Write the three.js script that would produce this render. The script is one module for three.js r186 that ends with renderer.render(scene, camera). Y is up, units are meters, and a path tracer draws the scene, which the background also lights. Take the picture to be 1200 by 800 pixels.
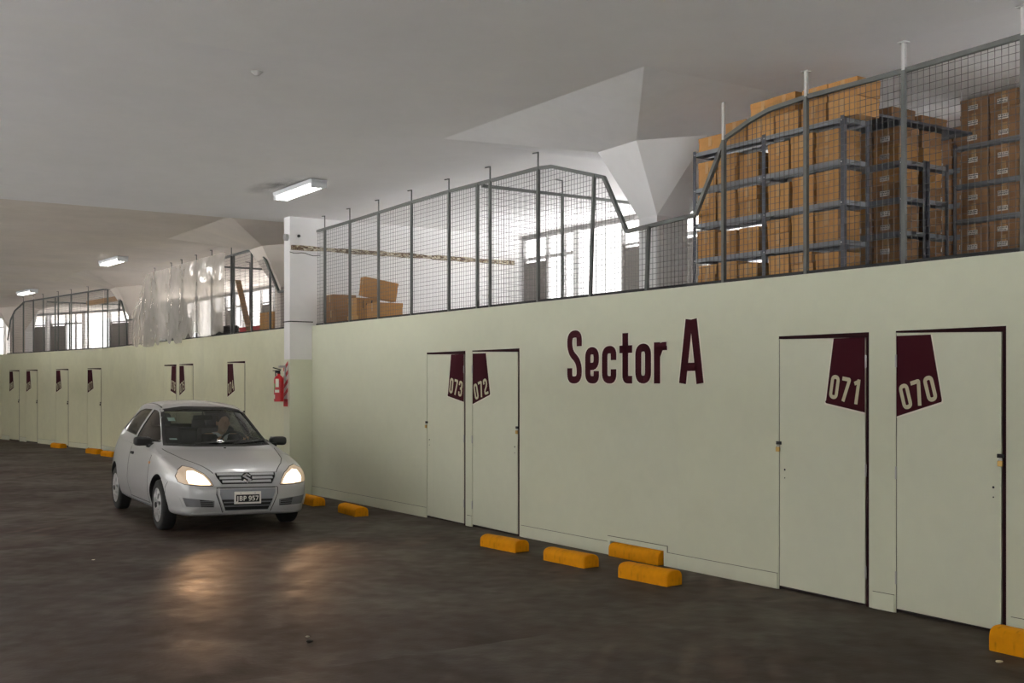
import * as THREE from 'three';
import { mergeGeometries, mergeVertices, toCreasedNormals } from 'three/addons/utils/BufferGeometryUtils.js';
import { RoundedBoxGeometry } from 'three/addons/geometries/RoundedBoxGeometry.js';
import { TessellateModifier } from 'three/addons/modifiers/TessellateModifier.js';
import { MarchingCubes } from 'three/addons/objects/MarchingCubes.js';
import { RectAreaLightUniformsLib } from 'three/addons/lights/RectAreaLightUniformsLib.js';
import { Brush, Evaluator, SUBTRACTION } from 'three-bvh-csg';
import { MeshBVH } from 'three-mesh-bvh';

// ------------------------------------------------------------------ camera, sky, exposure
const scene = new THREE.Scene();
const renderer = new THREE.WebGLRenderer({ antialias: true });
renderer.toneMapping = THREE.LinearToneMapping;
renderer.toneMappingExposure = 1.0;
renderer.shadowMap.enabled = true;
renderer.shadowMap.type = THREE.PCFSoftShadowMap;
RectAreaLightUniformsLib.init();
const camera = new THREE.PerspectiveCamera(33.716, 1.5, 0.1, 200);
camera.position.set(0, 1.64, 6.75);
camera.lookAt(0 - 0.8329, 1.64, 6.75 - 0.5534);
camera.setViewOffset(1200, 800, 0, -49, 1200, 800);   // the lens is shifted up, so that verticals stay vertical
camera.updateProjectionMatrix();
// flat overcast daylight outside
const SKY = 3.1;
{
  const w = 64, h = 32, d = new Float32Array(w * h * 4);
  for (let j = 0; j < h; j++) for (let i = 0; i < w; i++) {
    const el = ((j + 0.5) / h - 0.5) * Math.PI, s = Math.sin(el);          // row 0 is straight down
    const b = s > 0 ? 0.82 + 0.3 * s : 0.3, o = (j * w + i) * 4;
    d[o] = b * 1.0 * SKY; d[o + 1] = b * 0.985 * SKY; d[o + 2] = b * 0.97 * SKY; d[o + 3] = 1;
  }
  const t = new THREE.DataTexture(d, w, h, THREE.RGBAFormat, THREE.FloatType);
  t.mapping = THREE.EquirectangularReflectionMapping; t.magFilter = t.minFilter = THREE.LinearFilter; t.needsUpdate = true;
  scene.background = t;
}
// high sun on the pale paving outside; it reaches the hall only by way of the paving
const sun = new THREE.DirectionalLight(new THREE.Color(1, 0.98, 0.95), 62); sun.name = 'sun';
sun.position.set(-12 + 6, 40, 6 + 12); sun.target.position.set(-12, 0, 6); sun.castShadow = true;
Object.assign(sun.shadow.camera, { left: -45, right: 45, top: 40, bottom: -40, near: 1, far: 90 }); sun.shadow.mapSize.set(4096, 4096); sun.shadow.radius = 1;
scene.add(sun, sun.target); sun.target.name = 'sun_target';
const LAMP = 15;          // radiance of a ceiling lamp's light

// ------------------------------------------------------------------ helpers
const rng = (seed) => () => { seed = (seed + 0x6d2b79f5) | 0; let t = Math.imul(seed ^ (seed >>> 15), 1 | seed); t = (t + Math.imul(t ^ (t >>> 7), 61 | t)) ^ t; return ((t ^ (t >>> 14)) >>> 0) / 4294967296; };
const rnd = rng(7);
const lerp = THREE.MathUtils.lerp, clamp = THREE.MathUtils.clamp;
const used = new Map();
function numbered(name) { const n = used.get(name) ?? 0; used.set(name, n + 1); return n ? name + '_' + String(n).padStart(3, '0') : name; }
function shadows(m) { m.castShadow = true; m.receiveShadow = true; return m; }
function obj(name, geometry, material, parent = scene, label) {
  const list = Array.isArray(geometry) ? geometry : [geometry];
  const g = list.length > 1 ? mergeGeometries(list.map((q) => { const c = q.index ? q.toNonIndexed() : q.clone(); for (const k of Object.keys(c.attributes)) if (!['position', 'normal', 'uv'].includes(k)) c.deleteAttribute(k); return c; })) : list[0];
  const m = shadows(new THREE.Mesh(g, material));
  m.name = parent === scene ? numbered(name) : name;
  if (parent !== scene) { let n = 0; for (const c of parent.children) if (c.name.replace(/_\d{3}$/, '') === name) n++; if (n) m.name += '_' + String(n).padStart(3, '0'); }
  if (label) m.userData.label = label;
  parent.add(m);
  return m;
}
function tag(o, label, category, group) { o.userData.label = label; o.userData.category = category; if (group) o.userData.group = group; return o; }
function thing(name, label, category, [x, y, z] = [0, 0, 0], turn = 0, group) {
  const o = new THREE.Group(); o.name = numbered(name); scene.add(o);
  o.position.set(x, y, z); o.rotation.y = turn; tag(o, label, category, group);
  return o;
}
function structure(name, [x, y, z] = [0, 0, 0], turn = 0, label) {
  const o = new THREE.Group(); o.name = numbered(name); scene.add(o); o.position.set(x, y, z); o.rotation.y = turn; o.userData.kind = 'structure';
  if (label) o.userData.label = label;
  return o;
}
function struct(name, geometry, material) { const m = obj(name, geometry, material); m.userData.kind = 'structure'; return m; }
// a box with texture coordinates in metres
function bx(x0, x1, y0, y1, z0, z1) {
  const g = new THREE.BoxGeometry(x1 - x0, y1 - y0, z1 - z0); g.translate((x0 + x1) / 2, (y0 + y1) / 2, (z0 + z1) / 2);
  return metric(g);
}
function metric(g) {
  const p = g.attributes.position, n = g.attributes.normal, uv = new Float32Array(p.count * 2);
  for (let i = 0; i < p.count; i++) {
    const ax = Math.abs(n.getX(i)), ay = Math.abs(n.getY(i)), az = Math.abs(n.getZ(i));
    if (ay >= ax && ay >= az) { uv[2 * i] = p.getX(i); uv[2 * i + 1] = p.getZ(i); }
    else if (ax > az) { uv[2 * i] = p.getZ(i); uv[2 * i + 1] = p.getY(i); }
    else { uv[2 * i] = p.getX(i); uv[2 * i + 1] = p.getY(i); }
  }
  g.setAttribute('uv', new THREE.BufferAttribute(uv, 2));
  return g;
}
function rbx(w, h, d, r = 0.01, seg = 1) { return new RoundedBoxGeometry(w, h, d, seg, r); }
// collects square bars into one geometry
class Bars {
  constructor() { this.p = []; this.n = []; this.i = []; }
  quad(a, b, c, d, n) { const k = this.p.length / 3; for (const v of [a, b, c, d]) { this.p.push(v.x, v.y, v.z); this.n.push(n.x, n.y, n.z); } this.i.push(k, k + 2, k + 1, k, k + 3, k + 2); }
  bar(a, b, w, h = w, up) {
    const d = b.clone().sub(a).normalize(), u = up ? up.clone() : Math.abs(d.y) > 0.9 ? new THREE.Vector3(1, 0, 0) : new THREE.Vector3(0, 1, 0);
    const s = d.clone().cross(u).normalize(); u.copy(s).cross(d).normalize();
    const c = (o, i, j) => o.clone().addScaledVector(s, i * w / 2).addScaledVector(u, j * h / 2);
    const A = [c(a, -1, -1), c(a, 1, -1), c(a, 1, 1), c(a, -1, 1)], B = [c(b, -1, -1), c(b, 1, -1), c(b, 1, 1), c(b, -1, 1)];
    const N = [u.clone().negate(), s, u, s.clone().negate()];
    for (let k = 0; k < 4; k++) { const l = (k + 1) % 4; this.quad(A[k], A[l], B[l], B[k], N[k]); }
    this.quad(A[3], A[2], A[1], A[0], d.clone().negate()); this.quad(B[0], B[1], B[2], B[3], d);
    return this;
  }
  get geometry() {
    const g = new THREE.BufferGeometry();
    g.setAttribute('position', new THREE.Float32BufferAttribute(this.p, 3)); g.setAttribute('normal', new THREE.Float32BufferAttribute(this.n, 3));
    g.setIndex(this.i); return metric(g);
  }
}
const V = (x, y, z) => new THREE.Vector3(x, y, z);
function prism(points, depth, z = 0, bevel = 0) {
  const s = new THREE.Shape(points.map(([x, y]) => new THREE.Vector2(x, y)));
  const g = new THREE.ExtrudeGeometry(s, { depth, bevelEnabled: bevel > 0, bevelSize: bevel, bevelThickness: bevel, bevelOffset: -bevel, bevelSegments: 2, curveSegments: 6 });
  g.translate(0, 0, z); return g;
}
// ---- value noise and computed textures
function noise2(seed) {
  const r = rng(seed), N = 64, t = Float32Array.from({ length: N * N }, () => r());
  return (x, y) => {                                       // repeats every 64 cells
    const xi = Math.floor(x), yi = Math.floor(y), fx = x - xi, fy = y - yi, sx = fx * fx * (3 - 2 * fx), sy = fy * fy * (3 - 2 * fy);
    const at = (i, j) => t[(((j % N) + N) % N) * N + (((i % N) + N) % N)];
    return lerp(lerp(at(xi, yi), at(xi + 1, yi), sx), lerp(at(xi, yi + 1), at(xi + 1, yi + 1), sx), sy);
  };
}
const toS = (v) => 255 * (v <= 0.0031308 ? 12.92 * v : 1.055 * Math.pow(v, 1 / 2.4) - 0.055);
function texture(w, h, f, metres, srgb = true) {            // f(u, v) -> linear [r, g, b]; u, v in 0..1
  const d = new Uint8Array(w * h * 4);
  for (let j = 0; j < h; j++) for (let i = 0; i < w; i++) {
    const c = f((i + 0.5) / w, (j + 0.5) / h), o = (j * w + i) * 4;
    for (let k = 0; k < 3; k++) d[o + k] = clamp(srgb ? toS(c[k]) : c[k] * 255, 0, 255);
    d[o + 3] = 255;
  }
  const t = new THREE.DataTexture(d, w, h); t.wrapS = t.wrapT = THREE.RepeatWrapping; t.magFilter = THREE.LinearFilter; t.minFilter = THREE.LinearMipmapLinearFilter; t.generateMipmaps = true;
  if (srgb) t.colorSpace = THREE.SRGBColorSpace;
  if (metres) t.repeat.set(1 / metres[0], 1 / metres[1]);
  t.needsUpdate = true; return t;
}
const nA = noise2(11), nB = noise2(23), nC = noise2(37), nD = noise2(53);
const fbm = (n, x, y, c) => 0.5 * n(x * c, y * c) + 0.3 * n(x * c * 2 + 7, y * c * 2 + 3) + 0.2 * n(x * c * 4 + 13, y * c * 4 + 5);
// ---- materials
const M = {};
const std = (o) => new THREE.MeshStandardMaterial(o), phys = (o) => new THREE.MeshPhysicalMaterial(o);
const lin = (r, g, b) => new THREE.Color().setRGB(r, g, b);
function painted(c, amount, seed, rough, metres = 4) {
  const n = noise2(seed);
  return std({ color: 0xffffff, roughness: rough, map: texture(512, 512, (u, v) => {
    const k = 1 + amount * ((fbm(n, u, v, 8) - 0.5) * 1.2 + (n(u * 64, v * 64) - 0.5) * 0.35);
    return [c[0] * k, c[1] * k, c[2] * k * (1 + 0.3 * amount * (n(u * 8 + 3, v * 8) - 0.5))];
  }, [metres, metres]) });
}
M.wall = painted([0.67, 0.685, 0.535], 0.06, 101, 0.62);
M.wallFar = painted([0.69, 0.69, 0.50], 0.11, 103, 0.62);
M.door = painted([0.68, 0.695, 0.55], 0.06, 105, 0.55);
M.skirting = painted([0.68, 0.695, 0.55], 0.1, 107, 0.55);
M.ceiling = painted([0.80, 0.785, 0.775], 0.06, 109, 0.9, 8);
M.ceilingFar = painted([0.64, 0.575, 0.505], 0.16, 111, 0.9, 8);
M.white = painted([0.83, 0.82, 0.81], 0.07, 113, 0.8);
M.column = painted([0.80, 0.79, 0.785], 0.08, 115, 0.8);
M.maroon = phys({ color: lin(0.050, 0.0045, 0.010), roughness: 0.8, specularIntensity: 0.35 });
M.frameMaroon = phys({ color: lin(0.026, 0.006, 0.008), roughness: 0.8, specularIntensity: 0.3 });
M.cream = std({ color: lin(0.56, 0.53, 0.36), roughness: 0.55 });
M.halo = std({ color: lin(0.80, 0.76, 0.64), roughness: 0.6 });
M.dark = std({ color: lin(0.012, 0.012, 0.012), roughness: 0.7 });
M.gap = std({ color: lin(0.03, 0.02, 0.018), roughness: 0.8 });
M.fenceMetal = std({ color: lin(0.115, 0.12, 0.112), roughness: 0.6, metalness: 0.15 });
M.wire = std({ color: lin(0.11, 0.11, 0.105), roughness: 0.6, metalness: 0.3 });
M.rack = std({ color: lin(0.062, 0.066, 0.082), roughness: 0.55, metalness: 0.2 });
M.shelf = std({ color: lin(0.2, 0.21, 0.23), roughness: 0.5, metalness: 0.3 });
M.hookWhite = std({ color: lin(0.5, 0.5, 0.48), roughness: 0.6 });
M.steel = std({ color: lin(0.5, 0.5, 0.5), roughness: 0.35, metalness: 0.9 });
M.brass = std({ color: lin(0.55, 0.36, 0.12), roughness: 0.35, metalness: 0.8 });
M.frame = std({ color: lin(0.32, 0.31, 0.30), roughness: 0.6 });
M.shutter = std({ color: lin(0.17, 0.155, 0.14), roughness: 0.7 });
M.pane = phys({ color: 0xffffff, roughness: 0.02, transmission: 1, thickness: 0, ior: 1.45, side: THREE.DoubleSide });
M.joint = std({ color: lin(0.16, 0.16, 0.12), roughness: 0.9 });
M.yellow = phys({ color: 0xffffff, roughness: 0.75, specularIntensity: 0.35, map: texture(256, 256, (u, v) => {
  const k = 0.9 + 0.2 * fbm(nA, u, v, 16), d = Math.pow(nB(u * 32, v * 16), 8) * 0.3;
  return [0.72 * k * (1 - d), 0.285 * k * (1 - d), 0.0];
}, [0.8, 0.8]) });
M.wood = std({ color: lin(0.42, 0.26, 0.13), roughness: 0.7 });
const cardboard = (c, s) => std({ color: 0xffffff, roughness: 0.85, map: texture(128, 128, (u, v) => {
  const n = noise2(s), k = 0.9 + 0.2 * fbm(nA, u + s, v, 16) + 0.05 * Math.sin(u * Math.PI * 2 * 32);
  return [c[0] * k, c[1] * k, c[2] * k];
}, [0.5, 0.5]) });
M.card = [cardboard([0.43, 0.215, 0.065], 1), cardboard([0.39, 0.195, 0.06], 2), cardboard([0.47, 0.245, 0.078], 3)];
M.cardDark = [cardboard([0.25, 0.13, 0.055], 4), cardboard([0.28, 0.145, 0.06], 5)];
M.tape = std({ color: lin(0.42, 0.25, 0.10), roughness: 0.35 });
M.floor = phys({ color: 0xffffff, roughness: 1, specularIntensity: 0.55,
  map: texture(1024, 1024, (u, v) => {
    let k = 0.72 + 0.5 * fbm(nA, u, v, 8) + 0.22 * (nB(u * 64, v * 64) - 0.5) + 0.2 * (nC(u * 128 + 5, v * 128) - 0.5);
    const scuff = Math.max(0, nD((u + v) * 10 + 1.5 * nA(u * 8, v * 8), (v - u) * 64) * 0.7 + 0.3 * nB(u * 128, v * 64) - 0.52) * 1.5 * clamp(fbm(nC, u, v, 4) * 3 - 1.25, 0, 1);   // pale dry scuffs
    k += scuff * 2.6;
    const w = 0.5 + 0.5 * nB(u * 8 + 9, v * 8);
    return [0.043 * k + 0.007 * w, 0.030 * k + 0.003 * w, 0.0235 * k + 0.001 * w];
  }, [9, 9]),
  roughnessMap: texture(512, 512, (u, v) => { const k = 0.42 + 0.34 * fbm(nC, u, v, 8) + 0.12 * (nA(u * 64, v * 64) - 0.5); return [k, k, k]; }, [6, 6], false),
  bumpMap: texture(512, 512, (u, v) => { const k = 0.5 * nB(u * 128, v * 128) + 0.5 * nA(u * 64, v * 64); return [k, k, k]; }, [2.5, 2.5], false), bumpScale: 0.0015 });
// ------------------------------------------------------------------ floor and ceiling
const X0 = -46, X1 = 9, ZR = 13.2, ZB = -3.75, CEIL = 4.08, MEZ = 2.46, JOINT = -16.15;
struct('floor', bx(X0 - 0.3, X1 + 0.3, -0.25, 0, ZB - 0.3, ZR + 0.3), M.floor);
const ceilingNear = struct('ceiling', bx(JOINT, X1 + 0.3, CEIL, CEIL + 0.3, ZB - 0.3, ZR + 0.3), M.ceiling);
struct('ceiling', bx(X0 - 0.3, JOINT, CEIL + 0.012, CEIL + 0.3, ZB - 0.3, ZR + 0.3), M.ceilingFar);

// pale paving outside
struct('ground', [bx(X0 - 30, X1 + 40, -0.4, -0.1, ZR + 0.3, ZR + 45), bx(X0 - 30, X1 + 40, -0.4, -0.1, ZB - 45, ZB - 0.3), bx(X1 + 0.3, X1 + 40, -0.4, -0.1, ZB - 0.3, ZR + 0.3)], std({ color: lin(0.62, 0.63, 0.655), roughness: 0.95 }));
// ------------------------------------------------------------------ walls of the storage rooms (with real door openings)
// the run of the far wall bends towards the room
const BEND = [-28.5, -0.15], ENDB = [-35.85, 0.92], ENDC = [-41, 2.6];
function wallWithHoles(name, material, length, height, thick, holes, origin, angle) {
  const pts = [[0, 0]];                                     // outline with the doorways notched into its foot
  for (const [a, b, , d] of [...holes].sort((p, q) => p[0] - q[0])) pts.push([a, 0], [a, d], [b, d], [b, 0]);
  pts.push([length, 0], [length, height], [0, height]);
  const s = new THREE.Shape(pts.map(([x, y]) => new THREE.Vector2(x, y)));
  const g = new THREE.ExtrudeGeometry(s, { depth: thick, bevelEnabled: false }); g.translate(0, 0, -thick);
  const m = struct(name, g, material); m.position.set(origin[0], 0, origin[1]); m.rotation.y = angle;
  return m;
}
const NEAR = [-15.5, 0], NEARLEN = 17.5;
const H = 2.49, DOORH = 2.015;
// [x left, x right, number, side of the number panel]
const nearDoors = [[-12.04, -11.13, '073', 1], [-10.98, -10.015, '072', -1], [-6.31, -5.43, '071', 1], [-5.195, -4.335, '070', -1]];
const wallNear = wallWithHoles('wall_near', M.wall, NEARLEN, H, 0.12,
  [...nearDoors.map(([a, b]) => [a - NEAR[0], b - NEAR[0], 0.004, DOORH]), [-8.45 + 15.5, -7.68 + 15.5, 0.004, 0.135]], NEAR, 0);
const A0 = [-28.5, -0.15], A1 = [-15.72, 0.04], lenA = Math.hypot(A1[0] - A0[0], A1[1] - A0[1]), angA = -Math.atan2(A1[1] - A0[1], A1[0] - A0[0]);
const lenB = Math.hypot(A0[0] - ENDB[0], A0[1] - ENDB[1]), angB = -Math.atan2(A0[1] - ENDB[1], A0[0] - ENDB[0]);
const lenC = Math.hypot(ENDB[0] - ENDC[0], ENDB[1] - ENDC[1]), angC = -Math.atan2(ENDB[1] - ENDC[1], ENDB[0] - ENDC[0]);
const onA = (x) => (x - A0[0]) / (A1[0] - A0[0]) * lenA, onB = (x) => (x - ENDB[0]) / (A0[0] - ENDB[0]) * lenB;
const doorsA = [[-23.1, -22.25, '076', 1], [-22.05, -21.15, '075', -1], [-19.18, -18.27, '074', -1]];
const doorsB = [[-29.42, -28.56, '077', -1], [-31.55, -30.68, '078', -1], [-33.8, -32.92, '079', -1], [-35.2, -34.36, '080', -1]];
const wallFarA = wallWithHoles('wall_far', M.wallFar, lenA, H, 0.12, doorsA.map(([a, b]) => [onA(a), onA(b), 0.004, DOORH]), A0, angA);
const wallFarB = wallWithHoles('wall_bend', M.wallFar, lenB, H, 0.12, doorsB.map(([a, b]) => [onB(a), onB(b), 0.004, DOORH]), ENDB, angB);
const wallFarC = wallWithHoles('wall_end', M.wallFar, lenC, H, 0.12, [], ENDC, angC);

// skirting boards, interrupted by the doors
function skirtGeo(a, b) { return bx(a, b, 0, 0.122, 0, 0.008); }
{
  const make = (name, spans, origin, angle) => { const o = structure(name, [origin[0], 0, origin[1]], angle); for (const [a, b] of spans) { obj('skirting_board', skirtGeo(a, b), M.skirting, o); obj('skirting_joint', bx(a, b, 0.122, 0.126, 0, 0.004), M.joint, o); } };
  const gaps = (list, len) => { const out = []; let at = 0; for (const [a, b] of [...list].sort((p, q) => p[0] - q[0])) { if (a - at > 0.02) out.push([at, a]); at = b; } if (len - at > 0.02) out.push([at, len]); return out; };
  make('baseboard_near', gaps([...nearDoors.map(([a, b]) => [a + 15.5 - 0.012, b + 15.5 + 0.035]), [-8.49 + 15.5, -7.64 + 15.5]], NEARLEN), NEAR, 0);
  make('baseboard_far', gaps(doorsA.map(([a, b]) => [onA(a) - 0.01, onA(b) + 0.03]), lenA), A0, angA);
  make('baseboard_bend', gaps(doorsB.map(([a, b]) => [onB(a) - 0.01, onB(b) + 0.03]), lenB), ENDB, angB);
}
// niche in the near wall with a flat moulding round it
{
  const o = structure('trim_2', [0, 0, 0]);
  obj('moulding', [bx(-8.49, -7.64, 0.135, 0.178, 0, 0.01), bx(-8.49, -8.45, 0, 0.135, 0, 0.01), bx(-7.68, -7.64, 0, 0.135, 0, 0.01)], M.skirting, o);
  obj('moulding_joint', [bx(-8.494, -7.636, 0.178, 0.183, 0, 0.006), bx(-8.494, -8.49, 0, 0.178, 0, 0.006), bx(-7.64, -7.636, 0, 0.178, 0, 0.006)], M.joint, o);
}

// ---- painted writing: strokes of constant width, as flat shapes a millimetre thick
function roundedPath(pts, r, closed) {
  const out = [], n = pts.length;
  for (let i = 0; i < n; i++) {
    const p = V(pts[i][0], pts[i][1], 0);
    if (!closed && (i === 0 || i === n - 1)) { out.push(p); continue; }
    const a = V(...pts[(i + n - 1) % n], 0), b = V(...pts[(i + 1) % n], 0), la = a.distanceTo(p), lb = b.distanceTo(p);
    const k = Math.min(r, la * 0.499, lb * 0.499), s = p.clone().lerp(a, k / la), e = p.clone().lerp(b, k / lb);
    for (let t = 0; t <= 6; t++) { const u = t / 6; out.push(s.clone().multiplyScalar((1 - u) * (1 - u)).addScaledVector(p, 2 * u * (1 - u)).addScaledVector(e, u * u)); }
  }
  return out;
}
function strokeGeometry(glyph, sx, sy, wx, wy, z) {        // glyph: list of { p: points, c: closed, r: rounding }; wx, wy: stroke widths of verticals and horizontals
  const pos = [], idx = [];
  for (const g of glyph) {
    const P = roundedPath(g.p.map(([x, y]) => [x * sx, y * sy]), (g.r ?? 0.3) * sx, g.c).filter((p, i, a) => !i || p.distanceTo(a[i - 1]) > 1e-5), n = P.length, base = pos.length / 3;
    for (let i = 0; i < n; i++) {
      const a = g.c ? P[(i + n - 1) % n] : P[Math.max(0, i - 1)], b = g.c ? P[(i + 1) % n] : P[Math.min(n - 1, i + 1)];
      const d = b.clone().sub(a).normalize(), nx = -d.y, ny = d.x;
      for (const s of [-1, 1]) pos.push(P[i].x + s * nx * wx / 2, P[i].y + s * ny * wy / 2, z);
    }
    const m = g.c ? n : n - 1;
    for (let i = 0; i < m; i++) { const a = base + 2 * i, b = base + 2 * ((i + 1) % n); idx.push(a, b + 1, a + 1, a, b, b + 1); }
  }
  const g = new THREE.BufferGeometry(); g.setAttribute('position', new THREE.Float32BufferAttribute(pos, 3)); g.setIndex(idx);
  const m = g.clone(), q = m.attributes.position; for (let i = 0; i < q.count; i++) q.setZ(i, z - 0.0012);   // back face, so that the paint has a thickness
  const out = mergeGeometries([g, m]); out.computeVertexNormals();
  const nn = out.attributes.normal; for (let i = 0; i < nn.count; i++) nn.setXYZ(i, 0, 0, 1);
  return metric(out);
}
// glyph boxes are 1 wide and 1 high; points are stroke centres; k = half stroke as a share of the width, h of the height
function glyphs(k, h) {
  const l = k, r = 1 - k, b = h, t = 1 - h, m = 0.5, c = 0.5;
  return {
    0: [{ p: [[l, b], [r, b], [r, t], [l, t]], c: 1, r: 0.42 }],
    1: [{ p: [[c + 0.1, 0], [c + 0.1, 1]] }, { p: [[c + 0.1, 1 - h], [l - 0.02, 0.8]], r: 0 }],
    2: [{ p: [[l, 0.68], [l, t], [r, t], [r, 0.55], [l, 0.28], [l, b], [1, b]], r: 0.36 }],
    3: [{ p: [[l, 0.7], [l, t], [r, t], [r, m + 0.02], [0.38, m + 0.02]], r: 0.36 }, { p: [[0.38, m + 0.02], [r, m - 0.02], [r, b], [l, b], [l, 0.3]], r: 0.36 }],
    4: [{ p: [[0.68, 0], [0.68, 1]] }, { p: [[0.68, 0.95], [l - 0.08, 0.32], [1, 0.32]], r: 0.05 }],
    5: [{ p: [[1, t], [l, t], [l, 0.56], [r, 0.56], [r, b], [l, b], [l, 0.28]], r: 0.3 }],
    6: [{ p: [[r, 0.72], [r, t], [l, t], [l, b], [r, b], [r, 0.55], [l, 0.55]], r: 0.36 }],
    7: [{ p: [[0, t], [r, t], [0.4, 0]], r: 0.1 }],
    8: [{ p: [[l, b], [r, b], [r, m], [l, m]], c: 1, r: 0.36 }, { p: [[l, m], [r, m], [r, t], [l, t]], c: 1, r: 0.36 }],
    9: [{ p: [[l, 0.28], [l, b], [r, b], [r, t], [l, t], [l, 0.45], [r, 0.45]], r: 0.36 }],
    S: [{ p: [[r, 0.70], [r, t], [l, t], [l, 0.60], [r, 0.40], [r, b], [l, b], [l, 0.29]], r: 0.46 }],
    e: [{ p: [[l, 0.47], [r, 0.47], [r, t], [l, t], [l, b], [r, b], [r, 0.34]], r: 0.42 }],
    c: [{ p: [[r, 0.62], [r, t], [l, t], [l, b], [r, b], [r, 0.38]], r: 0.42 }],
    o: [{ p: [[l, b], [r, b], [r, t], [l, t]], c: 1, r: 0.42 }],
    t: [{ p: [[0.46, 1], [0.46, b], [1, b]], r: 0.2 }, { p: [[0, 0.68], [1, 0.68]] }],
    r: [{ p: [[l, 0], [l, 1]] }, { p: [[l, 0.66], [0.55, t], [1, t]], r: 0.3 }, { p: [[1 - k * 0.8, t], [1 - k * 0.8, 0.80]] }],
    A: [{ p: [[k * 0.9, 0], [0.41, 1]], r: 0 }, { p: [[1 - k * 0.9, 0], [0.59, 1]], r: 0 }, { p: [[0.2, 0.26], [0.8, 0.26]] }, { p: [[0.4, 0.93], [0.6, 0.93]] }],
  };
}
// "Sector A" painted on the near wall
{
  const o = new THREE.Group(); o.name = 'lettering'; o.position.set(15.5, 0, 0); wallNear.add(o);
  o.userData.label = 'maroon painted words Sector A';
  const y0 = 1.638;
  for (const [ch, a, b, top] of [['S', -9.149, -8.907, 2.168], ['e', -8.852, -8.632, 1.995], ['c', -8.585, -8.365, 1.998], ['t', -8.318, -8.13, 2.112], ['o', -8.085, -7.862, 2.006], ['r', -7.822, -7.652, 2.012], ['A', -7.478, -7.178, 2.2]]) {
    const w = b - a, hgt = top - y0, wx = 0.085, wy = 0.072, k = wx / 2 / w, h = wy / 2 / hgt, gl = glyphs(k, h)[ch], ah = ch === 'A' ? 1.05 : 1;
    const halo = strokeGeometry(gl, w, hgt, (wx + 0.026) * ah, wy + 0.02, 0.0016).translate(a, y0, 0), ink = strokeGeometry(gl, w, hgt, wx * ah, wy, 0.003).translate(a, y0, 0);
    const m = obj('letter', ink, M.maroon, o);
    if (ch !== ' ') obj('letter_outline', halo, M.halo, o);
    void m;
  }
}
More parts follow.
